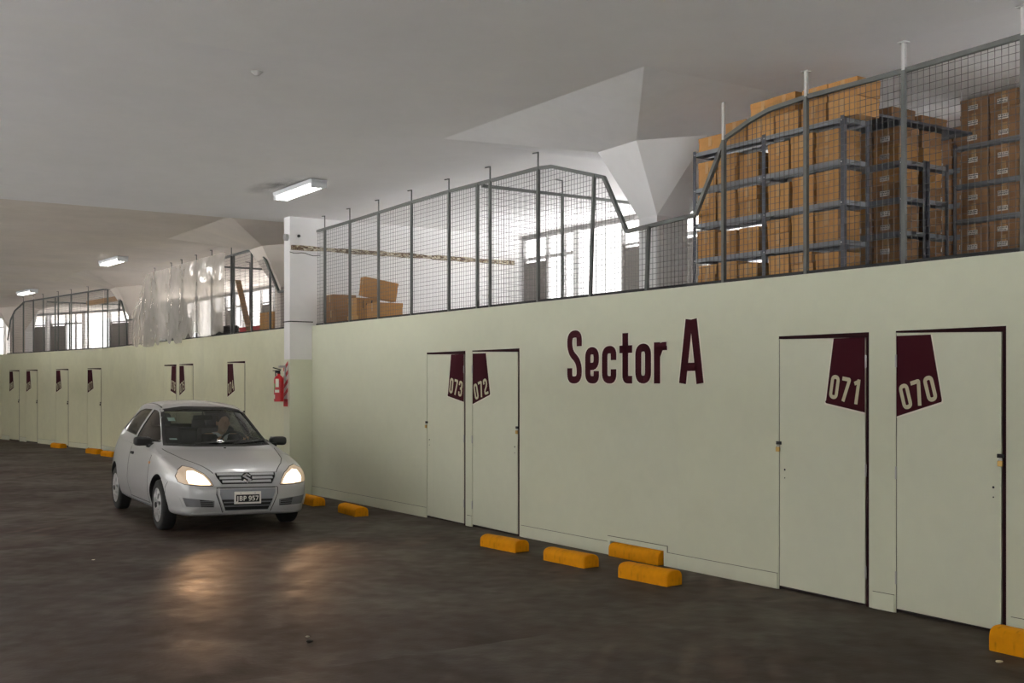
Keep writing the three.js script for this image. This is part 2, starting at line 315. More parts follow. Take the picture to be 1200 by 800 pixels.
// ---- doors: steel frame, leaf, hinges, hasp with padlock, key holes, number panel
let doorCount = 0;
function makeDoor(a, b, number, side, origin, angle, map, far) {
  const w = map(b) - map(a), o = structure('door_' + (++doorCount), [origin[0] + Math.cos(angle) * map(a), 0, origin[1] - Math.sin(angle) * map(a)], angle,
    'pale green storage door ' + number + ' with maroon number panel on its ' + (side > 0 ? 'right' : 'left') + ' edge');
  o.userData.category = 'door';
  const fr = 0.026, th = 0.02;
  // frame edge painted maroon: wide on the right, thin on the left, tapering along the top
  const taper = side > 0 ? [[0, DOORH - 0.022], [w, DOORH - 0.036], [w, DOORH], [0, DOORH]] : [[0, DOORH - 0.012], [w, DOORH - 0.036], [w, DOORH], [0, DOORH]];
  obj('frame_head', prism(taper, 0.1, -0.1), M.frameMaroon, o);
  obj('frame_post', bx(w - fr, w, 0.0, DOORH - 0.036, -0.1, -0.002), M.frameMaroon, o);
  obj('frame_post', bx(0, 0.005, 0.0, DOORH - 0.03, -0.1, -0.006), M.gap, o);
  obj('threshold', bx(0, w, 0, 0.012, -0.12, -0.03), M.gap, o);
  const lw0 = 0.006, lw1 = w - fr - 0.012, lift = 0.028;
  const leaf = obj('door_leaf', prism([[lw0, lift], [lw1, lift - (far ? 0 : 0.01)], [lw1, DOORH - 0.038], [lw0, DOORH - (side > 0 ? 0.024 : 0.014)]], 0.036, -0.04, 0.002), far ? M.wallFar : M.door, o);
  // number panel on the leaf
  const top = DOORH - 0.036, e = side > 0 ? lw1 : lw0, s = side > 0 ? -1 : 1;
  const poly = side > 0 ? [[e, top], [e - 0.29, top], [e - 0.362, 1.515], [e - 0.372, 1.497], [e - 0.36, 1.488], [e, 1.425]] : [[e, top], [e + 0.283, top], [e + 0.372, 1.525], [e + 0.368, 1.512], [e, 1.403]];
  const cx = poly.reduce((q, p) => q + p[0], 0) / poly.length, cy = 1.72;
  const grow = poly.map(([x, y]) => [x === e ? x : x + Math.sign(x - e) * 0.011, y === top ? y : y - 0.011]);
  obj('panel_outline', prism(grow, 0.001, -0.0021), M.halo, o);
  const panel = obj('number_panel', prism(poly, 0.0014, -0.0015), M.maroon, o);
  const tilt = side > 0 ? -0.165 : 0.27, dh = 0.185, dw = 0.082, gap = 0.105, gl = glyphs(0.17, 0.085);
  const mid = [e + s * 0.178, side > 0 ? 1.595 : 1.575];
  [...number].forEach((ch, i) => {
    const g = strokeGeometry(gl[ch], dw, dh, 0.0285, 0.029, 0).translate(-dw / 2 + (i - 1) * gap, -dh / 2, 0).rotateZ(tilt).translate(mid[0], mid[1], 0.0008);
    obj('digit', g, M.cream, panel);
  });
  // lock side is opposite the panel
  const lx = side > 0 ? lw0 : lw1, d = side > 0 ? 1 : -1;
  obj('hasp', rbx(0.05, 0.026, 0.012, 0.003).translate(lx - d * 0.002, 1.165, 0.006), M.dark, o);
  const lock = obj('padlock', rbx(0.036, 0.038, 0.016, 0.004).translate(lx - d * 0.004, 1.115, 0.014), far ? M.dark : M.brass, o);
  obj('shackle', new THREE.TorusGeometry(0.012, 0.003, 6, 12, Math.PI).translate(lx - d * 0.004, 1.135, 0.014), M.steel, lock);
  if (!far) {
    obj('keyhole', [new THREE.CylinderGeometry(0.008, 0.008, 0.004, 12).rotateX(Math.PI / 2).translate(lx + d * 0.055, 0.955, -0.002), new THREE.CylinderGeometry(0.005, 0.005, 0.004, 10).rotateX(Math.PI / 2).translate(lx + d * 0.055, 0.89, -0.002)], M.dark, o);
    for (const y of [0.25, 1.0, 1.8]) obj('hinge', new THREE.CylinderGeometry(0.007, 0.007, 0.09, 8).translate(side > 0 ? w - fr : 0.004, y, 0.004), M.hookWhite, o);
  }
  return o;
}
for (const [a, b, n, s] of nearDoors) makeDoor(a, b, n, s, NEAR, 0, (x) => x + 15.5);
for (const [a, b, n, s] of doorsA) makeDoor(a, b, n, s, A0, angA, onA, true);
for (const [a, b, n, s] of doorsB) makeDoor(a, b, n, s, ENDB, angB, onB, true);

// ------------------------------------------------------------------ storage loft: platform, back walls with windows, cross wall
{ // its front edge follows the storage walls
  const g = prism([[X0, ZB], [2, ZB], [2, -0.14], [-15.6, -0.14], [-28.5, -0.32], [ENDB[0], ENDB[1] - 0.18], [-41, 2.4], [X0, 2.4]].map(([x, z]) => [x, -z]).reverse(), 0.14).rotateX(-Math.PI / 2).translate(0, MEZ - 0.14, 0);
  struct('mezzanine_floor', metric(g), M.white);
}
struct('wall_cross', bx(-15.72, -15.5, MEZ, CEIL, ZB, -0.13), M.white);
struct('wall_under', bx(X0, 2, 0, MEZ - 0.14, ZB - 0.2, ZB), M.white);
// rusty concrete ledge running along the cross wall and the pilaster
{
  const n = noise2(61), g = new THREE.BoxGeometry(0.06, 0.07, 3.9, 1, 1, 60), p = g.attributes.position;
  for (let i = 0; i < p.count; i++) { const k = 0.6 + 0.55 * n(p.getZ(i) * 9 + 20, p.getY(i) * 4); if (p.getX(i) > 0) p.setX(i, p.getX(i) * k); p.setY(i, p.getY(i) * (0.6 + 0.6 * n(p.getZ(i) * 6, 3))); }
  g.computeVertexNormals(); g.translate(-15.475, 3.625, -1.62);
  struct('trim_3', metric(g), std({ color: 0xffffff, roughness: 0.9, map: texture(256, 64, (u, v) => { const k = fbm(nB, u, v, 32); return k > 0.52 ? [0.55, 0.5, 0.38] : [0.2 * k + 0.05, 0.14 * k + 0.03, 0.05]; }, [2, 0.3]) }));
}
let windowCount = 0;
// one window unit, seen from inside, its left end at the origin: transomed panes over a shutter, post, tall pane, shutter with pane above
function windowUnit(x, z, angle, W = 3.6) {
  const o = structure('window_' + (++windowCount), [x, MEZ, z], angle), q = W / 3.6, h = 4.0 - MEZ, tr = 3.68 - MEZ, d = 0.06;
  const B = (a, b, c, e, z0 = -d, z1 = 0) => bx(a * q, b * q, c, e, z0, z1);
  obj('window_frame', [B(0, 3.6, h, CEIL - MEZ), B(0, 0.04, 0, h), B(0, 1.5, tr - 0.02, tr + 0.025), B(0.70, 0.735, 0, h), B(1.13, 1.165, 0, h), B(2.6, 2.63, 0, h), B(2.62, 3.5, tr - 0.03, tr), B(0, 3.6, 0, 0.05)], M.frame, o);
  obj('window_post', B(1.5, 1.65, 0, h, -0.16, 0.06), M.white, o);
  obj('window_post', B(3.5, 3.6, 0, h, -0.16, 0.06), M.white, o);
  for (const [a, b] of [[0.04, 0.7], [2.63, 3.5]]) {                                   // louvred shutters
    const s = obj('shutter', [B(a, a + 0.04, 0.05, tr - 0.02, -0.05, -0.01), B(b - 0.04, b, 0.05, tr - 0.02, -0.05, -0.01)], M.shutter, o), l = new Bars();
    for (let y = 0.08; y < tr - 0.04; y += 0.05) { const k = V(0, 0.85, 0.53); l.bar(V((a + 0.04) * q, y, -0.03), V((b - 0.04) * q, y, -0.03), 0.006, 0.07, k); }
    const m = obj('louvre', l.geometry, M.shutter, s); m.userData.kind = 'stuff';
  }
  for (const [a, b, c, e] of [[0.04, 0.7, tr, h], [0.735, 1.13, tr, h], [0.735, 1.13, 0.05, tr], [1.165, 1.5, tr, h], [1.165, 1.5, 0.05, tr], [1.65, 2.6, 0.05, h], [2.63, 3.5, tr, h]]) obj('pane', B(a, b, c, e, -0.034, -0.03), M.pane, o);
  return o;
}
for (const x of [-15.5, -11.9, -8.3, -4.7]) windowUnit(x, ZB, 0);
for (const x of [-33.55, -29.95, -26.35, -22.75]) windowUnit(x, ZB, 0);
struct('wall_back', bx(-19.15, -15.5, MEZ, CEIL, ZB - 0.15, ZB), M.white);
struct('wall_back', bx(-1.1, 2, MEZ, CEIL, ZB - 0.15, ZB), M.white);
{ // beyond the bend the back wall turns in as well
  const P = [-36.6, -3.45], Q = [-42.6, -1.12], ang = -Math.atan2(P[1] - Q[1], P[0] - Q[0]), dx = Math.cos(ang), dz = -Math.sin(ang);
  windowUnit(Q[0] + dx * 1.15, Q[1] + dz * 1.15, ang, 4.7);
  windowUnit(Q[0] + dx * -3.6, Q[1] + dz * -3.6, ang, 4.7);
  struct('wall_back', bx(-37, -33.55, MEZ, CEIL, ZB - 0.15, ZB), M.white);
}
struct('wall_loft_end', bx(2, 2.2, 0, CEIL, ZB, 0), M.white);

// ------------------------------------------------------------------ mushroom columns: square drop panel as a shallow pyramid, folded funnel, square shaft
function mushroomColumn(x, z, material) {
  const o = structure('column', [x, 0, z]), top = CEIL + (x < JOINT ? 0.014 : 0.002), hp = 1.55;
  const B = [[-hp, top, hp], [hp, top, hp], [hp, top, -hp], [-hp, top, -hp]], m = [[-0.285, 3.84, 0.57], [0.285, 3.85, 0.57], [0.61, 3.91, 0], [0.285, 3.85, -0.57], [-0.285, 3.84, -0.57], [-0.61, 3.91, 0]];
  const s = [[-0.13, 3.22, 0.19], [0.13, 3.22, 0.19], [0.13, 3.22, -0.19], [-0.13, 3.22, -0.19]], f = s.map(([a, , c]) => [a, 0, c]);
  const tri = [], T = (...v) => tri.push(...v.flat());
  // drop panel: four folded faces from the ceiling square down to the funnel
  T(B[0], m[0], B[1]); T(m[0], m[1], B[1]);
  T(B[1], m[1], m[2]); T(B[1], m[2], B[2]); T(B[2], m[2], m[3]);
  T(B[2], m[3], B[3]); T(m[3], m[4], B[3]);
  T(B[3], m[4], m[5]); T(B[3], m[5], B[0]); T(B[0], m[5], m[0]);
  const drop = tri.splice(0);
  T(m[0], s[0], m[1]); T(s[0], s[1], m[1]); T(m[1], s[1], m[2]); T(m[2], s[1], s[2]); T(m[2], s[2], m[3]); T(m[3], s[2], m[4]); T(m[4], s[2], s[3]); T(m[4], s[3], m[5]); T(m[5], s[3], s[0]); T(m[5], s[0], m[0]);
  const funnel = tri.splice(0);
  const mk = (a) => { const g = new THREE.BufferGeometry(); g.setAttribute('position', new THREE.Float32BufferAttribute(a, 3)); g.computeVertexNormals(); return metric(g); };
  obj('drop_panel', mk(drop), material, o); obj('funnel', mk(funnel), material, o);
  obj('shaft', bx(-0.13, 0.13, 0, 3.225, -0.19, 0.19), material, o);
}
mushroomColumn(-8.2, -0.44, M.column);
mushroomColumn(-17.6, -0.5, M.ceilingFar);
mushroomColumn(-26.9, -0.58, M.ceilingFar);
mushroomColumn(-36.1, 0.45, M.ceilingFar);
struct('column', [bx(-39.0, -38.5, MEZ, CEIL, -0.45, 0.05), prism([[0, CEIL], [0, 3.3], [0.15, 3.3], [0.9, CEIL]], 0.5, -0.45).translate(-38.6, 0, 0)], M.white);

// pilaster at the joint between the two halves of the building
{
  const o = structure('pilaster', [-15.72, 0, -0.15]), w = 0.22, d = 0.5;
  obj('painted_base', bx(0, w, 0, 1.99, 0, d), M.wall, o);
  obj('bare_top', bx(0.002, w - 0.002, 1.99, CEIL, 0, d - 0.003), M.white, o);
  obj('patch', bx(w - 0.001, w + 0.001, 1.99, 2.14, 0.0, 0.13), M.wall, o);
  obj('conduit_box', new THREE.CylinderGeometry(0.05, 0.05, 0.05, 20).rotateX(Math.PI / 2).translate(w * 0.6, 3.78, d + 0.02), M.frame, o);
  obj('conduit_box', new THREE.CylinderGeometry(0.022, 0.022, 0.03, 14).rotateZ(Math.PI / 2).translate(w, 3.8, 0.36), M.dark, o);
  const c = new Bars(); c.bar(V(-0.01, 2.545, d + 0.004), V(w + 0.01, 2.545, d + 0.004), 0.014).bar(V(w + 0.008, 2.545, d), V(w + 0.008, 2.545, 0.14), 0.014);
  obj('cable', c.geometry, M.dark, o);
  const c2 = new Bars(); let q = V(w + 0.004, 3.56, d); for (let k = 1; k <= 8; k++) { const n = V(w + 0.004, 3.56 - 0.03 * Math.sin(k * 1.3) * 0.4 - k * 0.004, d - k * 0.06); c2.bar(q, n, 0.008); q = n; }
  obj('loose_wire', c2.geometry, M.dark, o);
}
// rest of the hall: the side that the photographer stands with, open to daylight in a long window band, and the two ends
{
  const z = ZR;
  struct('wall_opposite', [bx(X0, X1, 0, 1.1, z, z + 0.25), bx(X0, X1, 3.6, CEIL, z, z + 0.25), bx(X0, -34, 1.1, 3.6, z, z + 0.25), bx(-2, X1, 1.1, 3.6, z, z + 0.25)], M.wallFar);
  for (let x = -34; x < -2; x += 4) {
    const o = structure('window_' + (++windowCount), [x, 1.1, z + 0.1]);
    obj('window_frame', [bx(0, 4, 0, 0.06, 0, 0.06), bx(0, 4, 2.44, 2.5, 0, 0.06), bx(0, 0.06, 0, 2.5, 0, 0.06), bx(3.94, 4, 0, 2.5, 0, 0.06), bx(1.97, 2.03, 0, 2.5, 0, 0.06)], M.frame, o);
    for (const a of [0.06, 2.03]) obj('pane', bx(a, a + 1.91, 0.06, 2.44, 0.028, 0.032), M.pane, o);
  }
  struct('wall_entrance', [bx(X1, X1 + 0.25, 0, CEIL, ZB, 3), bx(X1, X1 + 0.25, 3.3, CEIL, 3, 10), bx(X1, X1 + 0.25, 0, CEIL, 10, ZR)], M.wallFar);
  struct('wall_far_end', [bx(X0 - 0.25, X0, 0, CEIL, 2.4, ZR), bx(X0 - 0.25, X0, 0, MEZ, ZB, 2.4)], M.wallFar);
  struct('wall_storage_end', bx(2, X1, 0, CEIL, -0.12, 0), M.wall);
}
// ------------------------------------------------------------------ wire mesh fences on the storage walls
// profile: [[s, y], ...] of the top rail; posts: s of each post, hook: true when it reaches the ceiling
const BASE = 2.492;
function topAt(profile, s) { for (let i = 1; i < profile.length; i++) if (s <= profile[i][0]) { const [a, ya] = profile[i - 1], [b, yb] = profile[i]; return lerp(ya, yb, (s - a) / (b - a)); } return profile.at(-1)[1]; }
function fence(label, origin, angle, profile, posts, group, { pitch = 0.05, wire = 0.0031, base = BASE } = {}) {
  const o = thing('wire_mesh_fence', label, 'fence', [origin[0], 0, origin[1]], angle, group), s0 = profile[0][0], s1 = profile.at(-1)[0];
  const rail = new Bars(); for (let i = 1; i < profile.length; i++) rail.bar(V(profile[i - 1][0], profile[i - 1][1], 0), V(profile[i][0], profile[i][1], 0), 0.034, 0.034);
  obj('top_rail', rail.geometry, M.fenceMetal, o);
  obj('bottom_rail', bx(s0, s1, base - 0.002, base + 0.026, -0.02, 0.02), M.dark, o);
  const cuts = [s0, ...posts.map((p) => p[0]).filter((p) => p > s0 + 0.05 && p < s1 - 0.05), s1];
  for (const [p, hook, lean] of posts) {
    const b = new Bars(), t = topAt(profile, p);
    b.bar(V(p - (lean ?? 0), base, 0.012), V(p, t, 0.012), 0.03, 0.03);
    const post = obj('post', b.geometry, M.fenceMetal, o);
    if (hook) { const k = new Bars(); k.bar(V(p, t, 0.012), V(p, CEIL - 0.006, 0.012), 0.013).bar(V(p + 0.006, CEIL - 0.012, 0.012), V(p - 0.1, CEIL - 0.006, 0.012), 0.012); if (hook === 2) { k.p.length = k.n.length = k.i.length = 0; k.bar(V(p, t - 0.02, 0.012), V(p, CEIL - 0.008, 0.012), 0.024).bar(V(p - 0.035, CEIL - 0.004, 0.012), V(p + 0.03, CEIL - 0.004, 0.012), 0.05, 0.008); }
    obj('hook', k.geometry, hook === 2 ? M.hookWhite : M.fenceMetal, post); }
  }
  for (let c = 1; c < cuts.length; c++) {
    const a = cuts[c - 1], b = cuts[c], w = new Bars();
    for (let s = Math.ceil(a / pitch) * pitch; s < b; s += pitch) { const t = topAt(profile, s); if (t > base + 0.02) w.bar(V(s, base, 0), V(s, t, 0), wire); }
    for (let y = base + pitch; y < 4.1; y += pitch) {
      let from = null;
      for (let s = a; s <= b + 1e-6; s += 0.02) { const inside = topAt(profile, s) > y; if (inside && from === null) from = s; if ((!inside || s + 0.02 > b + 1e-6) && from !== null) { w.bar(V(from, y, 0.004), V(Math.min(s, b), y, 0.004), wire); from = null; } }
    }
    obj('wire_mesh', w.geometry, M.wire, o).userData.kind = 'stuff';
  }
  return o;
}
fence('grey wire mesh fence on top of the near wall beside the maroon lettering', [0, -0.05], 0,
  [[-15.42, 3.88], [-14.29, 3.89], [-12.5, 3.92], [-11.57, 3.925], [-9.72, 3.905], [-9.49, 3.885], [-8.62, 3.64], [-8.27, 3.075], [-7.33, 3.115], [-6.96, 3.72], [-6.68, 3.81], [-6.45, 3.86], [-6.06, 3.88], [-5.15, 3.875], [-4.24, 3.89], [-1.5, 3.89]],
  [[-15.13, 1], [-14.29, 1], [-13.41, 1], [-12.5, 1], [-11.57, 1], [-10.93, 0], [-10.66, 1], [-9.72, 1], [-8.76, 0, 0.06], [-7.94, 0, 0.03], [-6.97, 2, 0.0], [-6.06, 2], [-5.155, 2], [-4.24, 2], [-3.33, 2], [-2.42, 2]]);
// far bays
const sA = (x) => onA(x), sB = (x) => onB(x);
fence('rusty wire mesh fence partly hidden by hanging plastic sheeting, above doors 074 to 076', [A0[0] + Math.sin(angA) * -0.05, A0[1] - 0.05], angA,
  [[sA(-25.2), 3.05], [sA(-24.74), 3.6], [sA(-23.95), 3.85], [sA(-22), 3.87], [sA(-18.1), 3.87], [sA(-17.5), 3.7], [sA(-16.85), 3.08], [sA(-15.75), 3.1]],
  [[sA(-24.74), 0], [sA(-23.93), 1], [sA(-22.72), 1], [sA(-22.01), 1], [sA(-21.07), 1], [sA(-20.15), 1], [sA(-19.08), 1], [sA(-18.95), 0], [sA(-18.05), 1], [sA(-17.2), 0], [sA(-16.3), 0]]);
fence('wire mesh fence above doors 077 to 080, farthest along the wall', [ENDB[0] + 0.0, ENDB[1] - 0.05], angB,
  [[sB(-35.5), 2.9], [sB(-35.26), 3.47], [sB(-34.9), 3.72], [sB(-34.1), 3.94], [sB(-28.55), 3.94]],
  [[sB(-35.0), 0], [sB(-34.15), 1], [sB(-33.35), 1], [sB(-32.6), 1], [sB(-31.72), 0], [sB(-31.5), 1], [sB(-30.6), 1], [sB(-29.48), 1]]);
fence('short wire mesh fence dipping under the far mushroom column, left of the plastic sheeting', [A0[0], A0[1] - 0.05], angA,
  [[0.0, 3.93], [0.9, 3.91], [1.45, 3.75], [2.15, 3.08], [3.05, 3.07], [3.12, 3.1]], [[0.4, 1], [1.5, 0], [2.2, 0]]);
// fences that divide the loft, running back from the storage wall
fence('wire mesh partition running back through the loft to the tall bright window', [-10.93, -0.1], Math.PI / 2, [[0, 3.9], [3.55, 3.9]], [[1.13, 1], [2.6, 0]], undefined, { pitch: 0.075 });
fence('wire mesh partition behind the plastic sheeting of the far fence', [-21.8, -0.5], Math.PI / 2, [[0, 3.95], [3.1, 3.95]], [[0.9, 1], [2.0, 0], [3.0, 0]], undefined, { pitch: 0.1 });
fence('wire mesh partition behind the farthest fence, above doors 077 and 078', [-33.2, 0.2], Math.PI / 2, [[0, 3.9], [3.7, 3.9]], [[0.6, 0], [1.5, 1], [2.4, 0], [3.3, 0]], undefined, { pitch: 0.1 });

// crumpled clear plastic sheeting hanging over the far fence
{
  const n = noise2(71), N = 150, Mv = 60, x0 = -24.95, x1 = -19.12, pos = [], uv = [], idx = [];
  const nz = (u, v) => 0.008 * Math.sin(u * 40 + 3 * n(u * 20, v * 4)) * (0.4 + 0.6 * v) + 0.013 * (n(u * 45, v * 9) - 0.5) + 0.005 * (n(u * 110 + 9 + v * 20, v * 22 - u * 30) - 0.5);
  for (let j = 0; j <= Mv; j++) for (let i = 0; i <= N; i++) {
    const u = i / N, v = j / Mv, x = lerp(x0, x1, u), t = x < -23.95 ? lerp(3.05, 3.92, clamp((x + 25.1) / 1.15, 0, 1)) : 3.93, b = 2.40 + 0.14 * Math.pow(n(u * 30, 5), 2) + (u > 0.6 ? 0.08 : 0);
    pos.push(x, lerp(b, t, v), 0.0); uv.push(x, lerp(b, t, v));
    pos[pos.length - 1] = 0.055 + 0.03 * (1 - v) + nz(u, v);
  }
  for (let j = 0; j < Mv; j++) for (let i = 0; i < N; i++) { const a = j * (N + 1) + i; idx.push(a, a + 1, a + N + 2, a, a + N + 2, a + N + 1); }
  const g = new THREE.BufferGeometry(); g.setAttribute('position', new THREE.Float32BufferAttribute(pos, 3)); g.setAttribute('uv', new THREE.Float32BufferAttribute(uv, 2)); g.setIndex(idx); g.computeVertexNormals();
  const m = obj('plastic_sheet', g, phys({ color: lin(0.86, 0.82, 0.77), roughness: 0.1, transmission: 0.62, thickness: 0, side: THREE.DoubleSide }));
  tag(m, 'crumpled translucent plastic sheeting hanging over the far wire fence', 'plastic sheet');
}
// dark bundles behind it
{
  const blob = (w, h, d, s) => { const g = new THREE.IcosahedronGeometry(0.5, 4), p = g.attributes.position, n = noise2(s); for (let i = 0; i < p.count; i++) { const v = V().fromBufferAttribute(p, i), k = 0.8 + 0.5 * n(v.x * 5 + 9, v.y * 5 + v.z * 3 + 9); p.setXYZ(i, clamp(v.x * 1.5, -0.5, 0.5) * w * k, (clamp(v.y * 1.4, -0.5, 0.5) + 0.5) * h, clamp(v.z * 1.4, -0.5, 0.5) * d * k); } g.computeVertexNormals(); return g; };
  tag(obj('tarpaulin_bundle', blob(0.62, 0.9, 0.2, 3), M.dark), 'tall dark bundle showing through the middle of the plastic sheeting', 'bundle').position.set(-23.0, MEZ, -0.30);
  tag(obj('tarpaulin_bundle', blob(0.8, 0.22, 0.2, 5), M.dark), 'low dark bundle behind the right end of the plastic sheeting', 'bundle').position.set(-20.0, MEZ, -0.28);
  tag(obj('tarpaulin_bundle', blob(0.28, 0.95, 0.2, 9), M.shutter), 'narrow dark roll behind the left end of the plastic sheeting', 'bundle').position.set(-24.75, MEZ, -0.30);
}

// ------------------------------------------------------------------ cartons
function blurred(w, h, seed, lines) {                      // a printed slip too small to read: grey bars on white
  const c = document.createElement('canvas'), r = rng(seed); c.width = w; c.height = h; const k = c.getContext('2d');
  k.fillStyle = '#e4e0d8'; k.fillRect(0, 0, w, h); k.fillStyle = '#56504a';
  for (let i = 0; i < lines; i++) { let x = 6; const y = 8 + i * (h - 12) / lines; while (x < w - 16) { const l = 6 + r() * 22; k.fillRect(x, y + r() * 3, Math.min(l, w - 8 - x), (h - 16) / lines * 0.55); x += l + 4 + r() * 8; } }
  const t = new THREE.CanvasTexture(c); t.colorSpace = THREE.SRGBColorSpace; t.magFilter = THREE.LinearFilter; return t;
}
M.slip = [1, 2, 3].map((s) => std({ color: 0xffffff, roughness: 0.7, map: blurred(128, 64, s, 2) }));
const cartonCache = new Map();
// archive carton: body, slightly larger shallow lid, tape, optional printed slip on the front
function carton(w, h, d, kind = 0, slip = false) {
  const key = [w, h, d, kind, slip].join();
  if (!cartonCache.has(key)) {
    const o = new THREE.Group(), m = kind < 3 ? M.card[kind] : M.cardDark[kind - 3], lid = Math.min(0.055, h * 0.3);
    obj('box_body', bx(-w / 2 + 0.003, w / 2 - 0.003, 0, h - 0.004, -d / 2 + 0.003, d / 2 - 0.003), m, o);
    const L = obj('lid', prism([[-w / 2, h - lid + 0.012 * (kind % 2)], [w / 2, h - lid], [w / 2, h], [-w / 2, h]], d, -d / 2), m, o);
    metric(L.geometry);
    obj('tape', bx(-0.02, 0.02, h - lid - 0.05, h + 0.0008, -d / 2 - 0.0008, d / 2 + 0.0008), M.tape, o);
    if (slip) { const g = new THREE.PlaneGeometry(slip === 2 ? 0.17 : 0.095, slip === 2 ? 0.07 : 0.042); g.translate(-0.01, (h - lid) * 0.5 + 0.005, d / 2 + 0.002); obj('paper_label', g, M.slip[(kind + (slip === 2 ? 1 : 0)) % 3], o, 'white printed slip'); }
    cartonCache.set(key, o);
  }
  return cartonCache.get(key).clone();
}
function putCarton(label, group, [x, y, z], [w, h, d], { kind = 0, slip = false, turn = 0 } = {}) {
  const o = carton(w, h, d, kind, slip); o.name = numbered('cardboard_box'); o.position.set(x, y, z); o.rotation.y = turn; scene.add(o);
  return tag(o, label, 'box', group);
}
const ORD = ['first', 'second', 'third', 'fourth', 'fifth', 'sixth', 'seventh', 'eighth'];
// ------------------------------------------------------------------ steel shelving
function rack(label, x0, x1, z0, z1, levels, posts, yTop) {
  const o = thing('metal_shelf_rack', label, 'shelf rack', [x0, MEZ, z0]), w = x1 - x0, d = z1 - z0;
  for (const px of posts) for (const pz of [0, d]) {
    const a = 0.034, t = 0.003, x = px - x0, s = pz ? -1 : 1, sx = px === posts.at(-1) ? -1 : 1;
    const g = [bx(Math.min(x, x + sx * a), Math.max(x, x + sx * a), 0, yTop - MEZ, pz ? d - t : 0, pz ? d : t), bx(sx > 0 ? x : x - t, sx > 0 ? x + t : x, 0, yTop - MEZ, pz ? d - a : 0, pz ? d : a)];
    obj('post', g, M.rack, o); void s;
  }
  for (const y of levels) for (let i = 1; i < posts.length; i++) {
    const a = posts[i - 1] - x0 + 0.004, b = posts[i] - x0 - 0.004, q = y - MEZ;
    const s = obj('shelf', [bx(a, b, q - 0.004, q, 0.004, d - 0.004), bx(a, b, q - 0.036, q - 0.004, 0.004, 0.008), bx(a, b, q - 0.036, q - 0.004, d - 0.008, d - 0.004), bx(a, a + 0.003, q - 0.036, q - 0.004, 0.008, d - 0.008), bx(b - 0.003, b, q - 0.036, q - 0.004, 0.008, d - 0.008), bx(a, b, q - 0.03, q - 0.005, d / 2 - 0.02, d / 2 + 0.02)], M.shelf, o);
    for (const bxp of [a + 0.02, b - 0.02]) { const h = new THREE.CylinderGeometry(0.006, 0.006, 0.004, 8).rotateX(Math.PI / 2).translate(bxp, q - 0.02, d + 0.001); obj('bolt', h, M.steel, s); }
  }
  return o;
}
// rack along the fence: two bays, five shelves
{
  const x0 = -7.47, xm = -6.637, x1 = -5.786, z0 = -0.45, z1 = -0.15, L = [MEZ + 0.04, 2.745, 3.052, 3.365, 3.685];
  rack('blue grey steel shelf rack full of cardboard boxes right behind the fence', x0, x1, z0, z1, L, [x0, xm, x1], 3.7);
  const r = rng(5), names = ['lowest shelf', 'second lowest shelf', 'middle shelf', 'second highest shelf'];
  [[x0, xm, 'left'], [xm, x1, 'right']].forEach(([a, b, bay], bi) => {
    for (let l = 0; l < 4; l++) {
      const n = 3, w = (b - a - 0.084) / n, room = L[l + 1] - L[l] - 0.045;
      for (let i = 0; i < n; i++) {
        const two = (l * 7 + i * 3 + bi * 5) % 4 === 0, h = two ? room * 0.46 : room * (0.74 + 0.2 * r()), x = a + 0.042 + w * (i + 0.5), over = 0;
        const where = `${names[l]}, ${['left', 'middle', 'right'][i]} in the ${bay} bay of the fence rack`;
        const put = (y, hh, what, dz) => putCarton(`${what}, ${where}`, 'boxes on the rack behind the fence', [x + over + (r() - 0.5) * 0.008, y, -0.285 + dz], [+(w - 0.027).toFixed(3), +hh.toFixed(3), 0.26], { kind: Math.floor(r() * 3), turn: (r() - 0.5) * 0.02 });
        put(L[l] + 0.001, h, two ? 'lower flat cardboard box' : 'brown cardboard box', (r() - 0.5) * 0.02);
        if (two) put(L[l] + h + 0.003, room * 0.42, 'upper flat cardboard box', (r() - 0.5) * 0.03);
      }
    }
  });
  // piled on top: low under the falling ceiling on the left, two and three deep to the right
  const tops = [[-7.26, 0.3, 1, 0.115], [-6.965, 0.28, 1, 0.185], [-6.66, 0.3, 2, 0.148], [-6.37, 0.26, 2, 0.146], [-6.09, 0.27, 2, 0.143], [-5.81, 0.29, 2, 0.138]];
  tops.forEach(([x, w, n, h], i) => { for (let k = 0; k < n; k++) putCarton(`cardboard box on top of the fence rack, ${ORD[i]} stack from the left${n > 1 ? k ? ', upper one' : ', lower one' : ''}`, 'boxes piled on top of the rack behind the fence', [x + (k ? 0.018 * ((i % 3) - 1) : 0), 3.687 + k * (h + 0.003), -0.29 + (k ? 0.012 * ((i % 2) * 2 - 1) : 0)], [w - 0.012, h, 0.27], { kind: (i + k) % 3, turn: (r() - 0.5) * 0.05 }); });
}
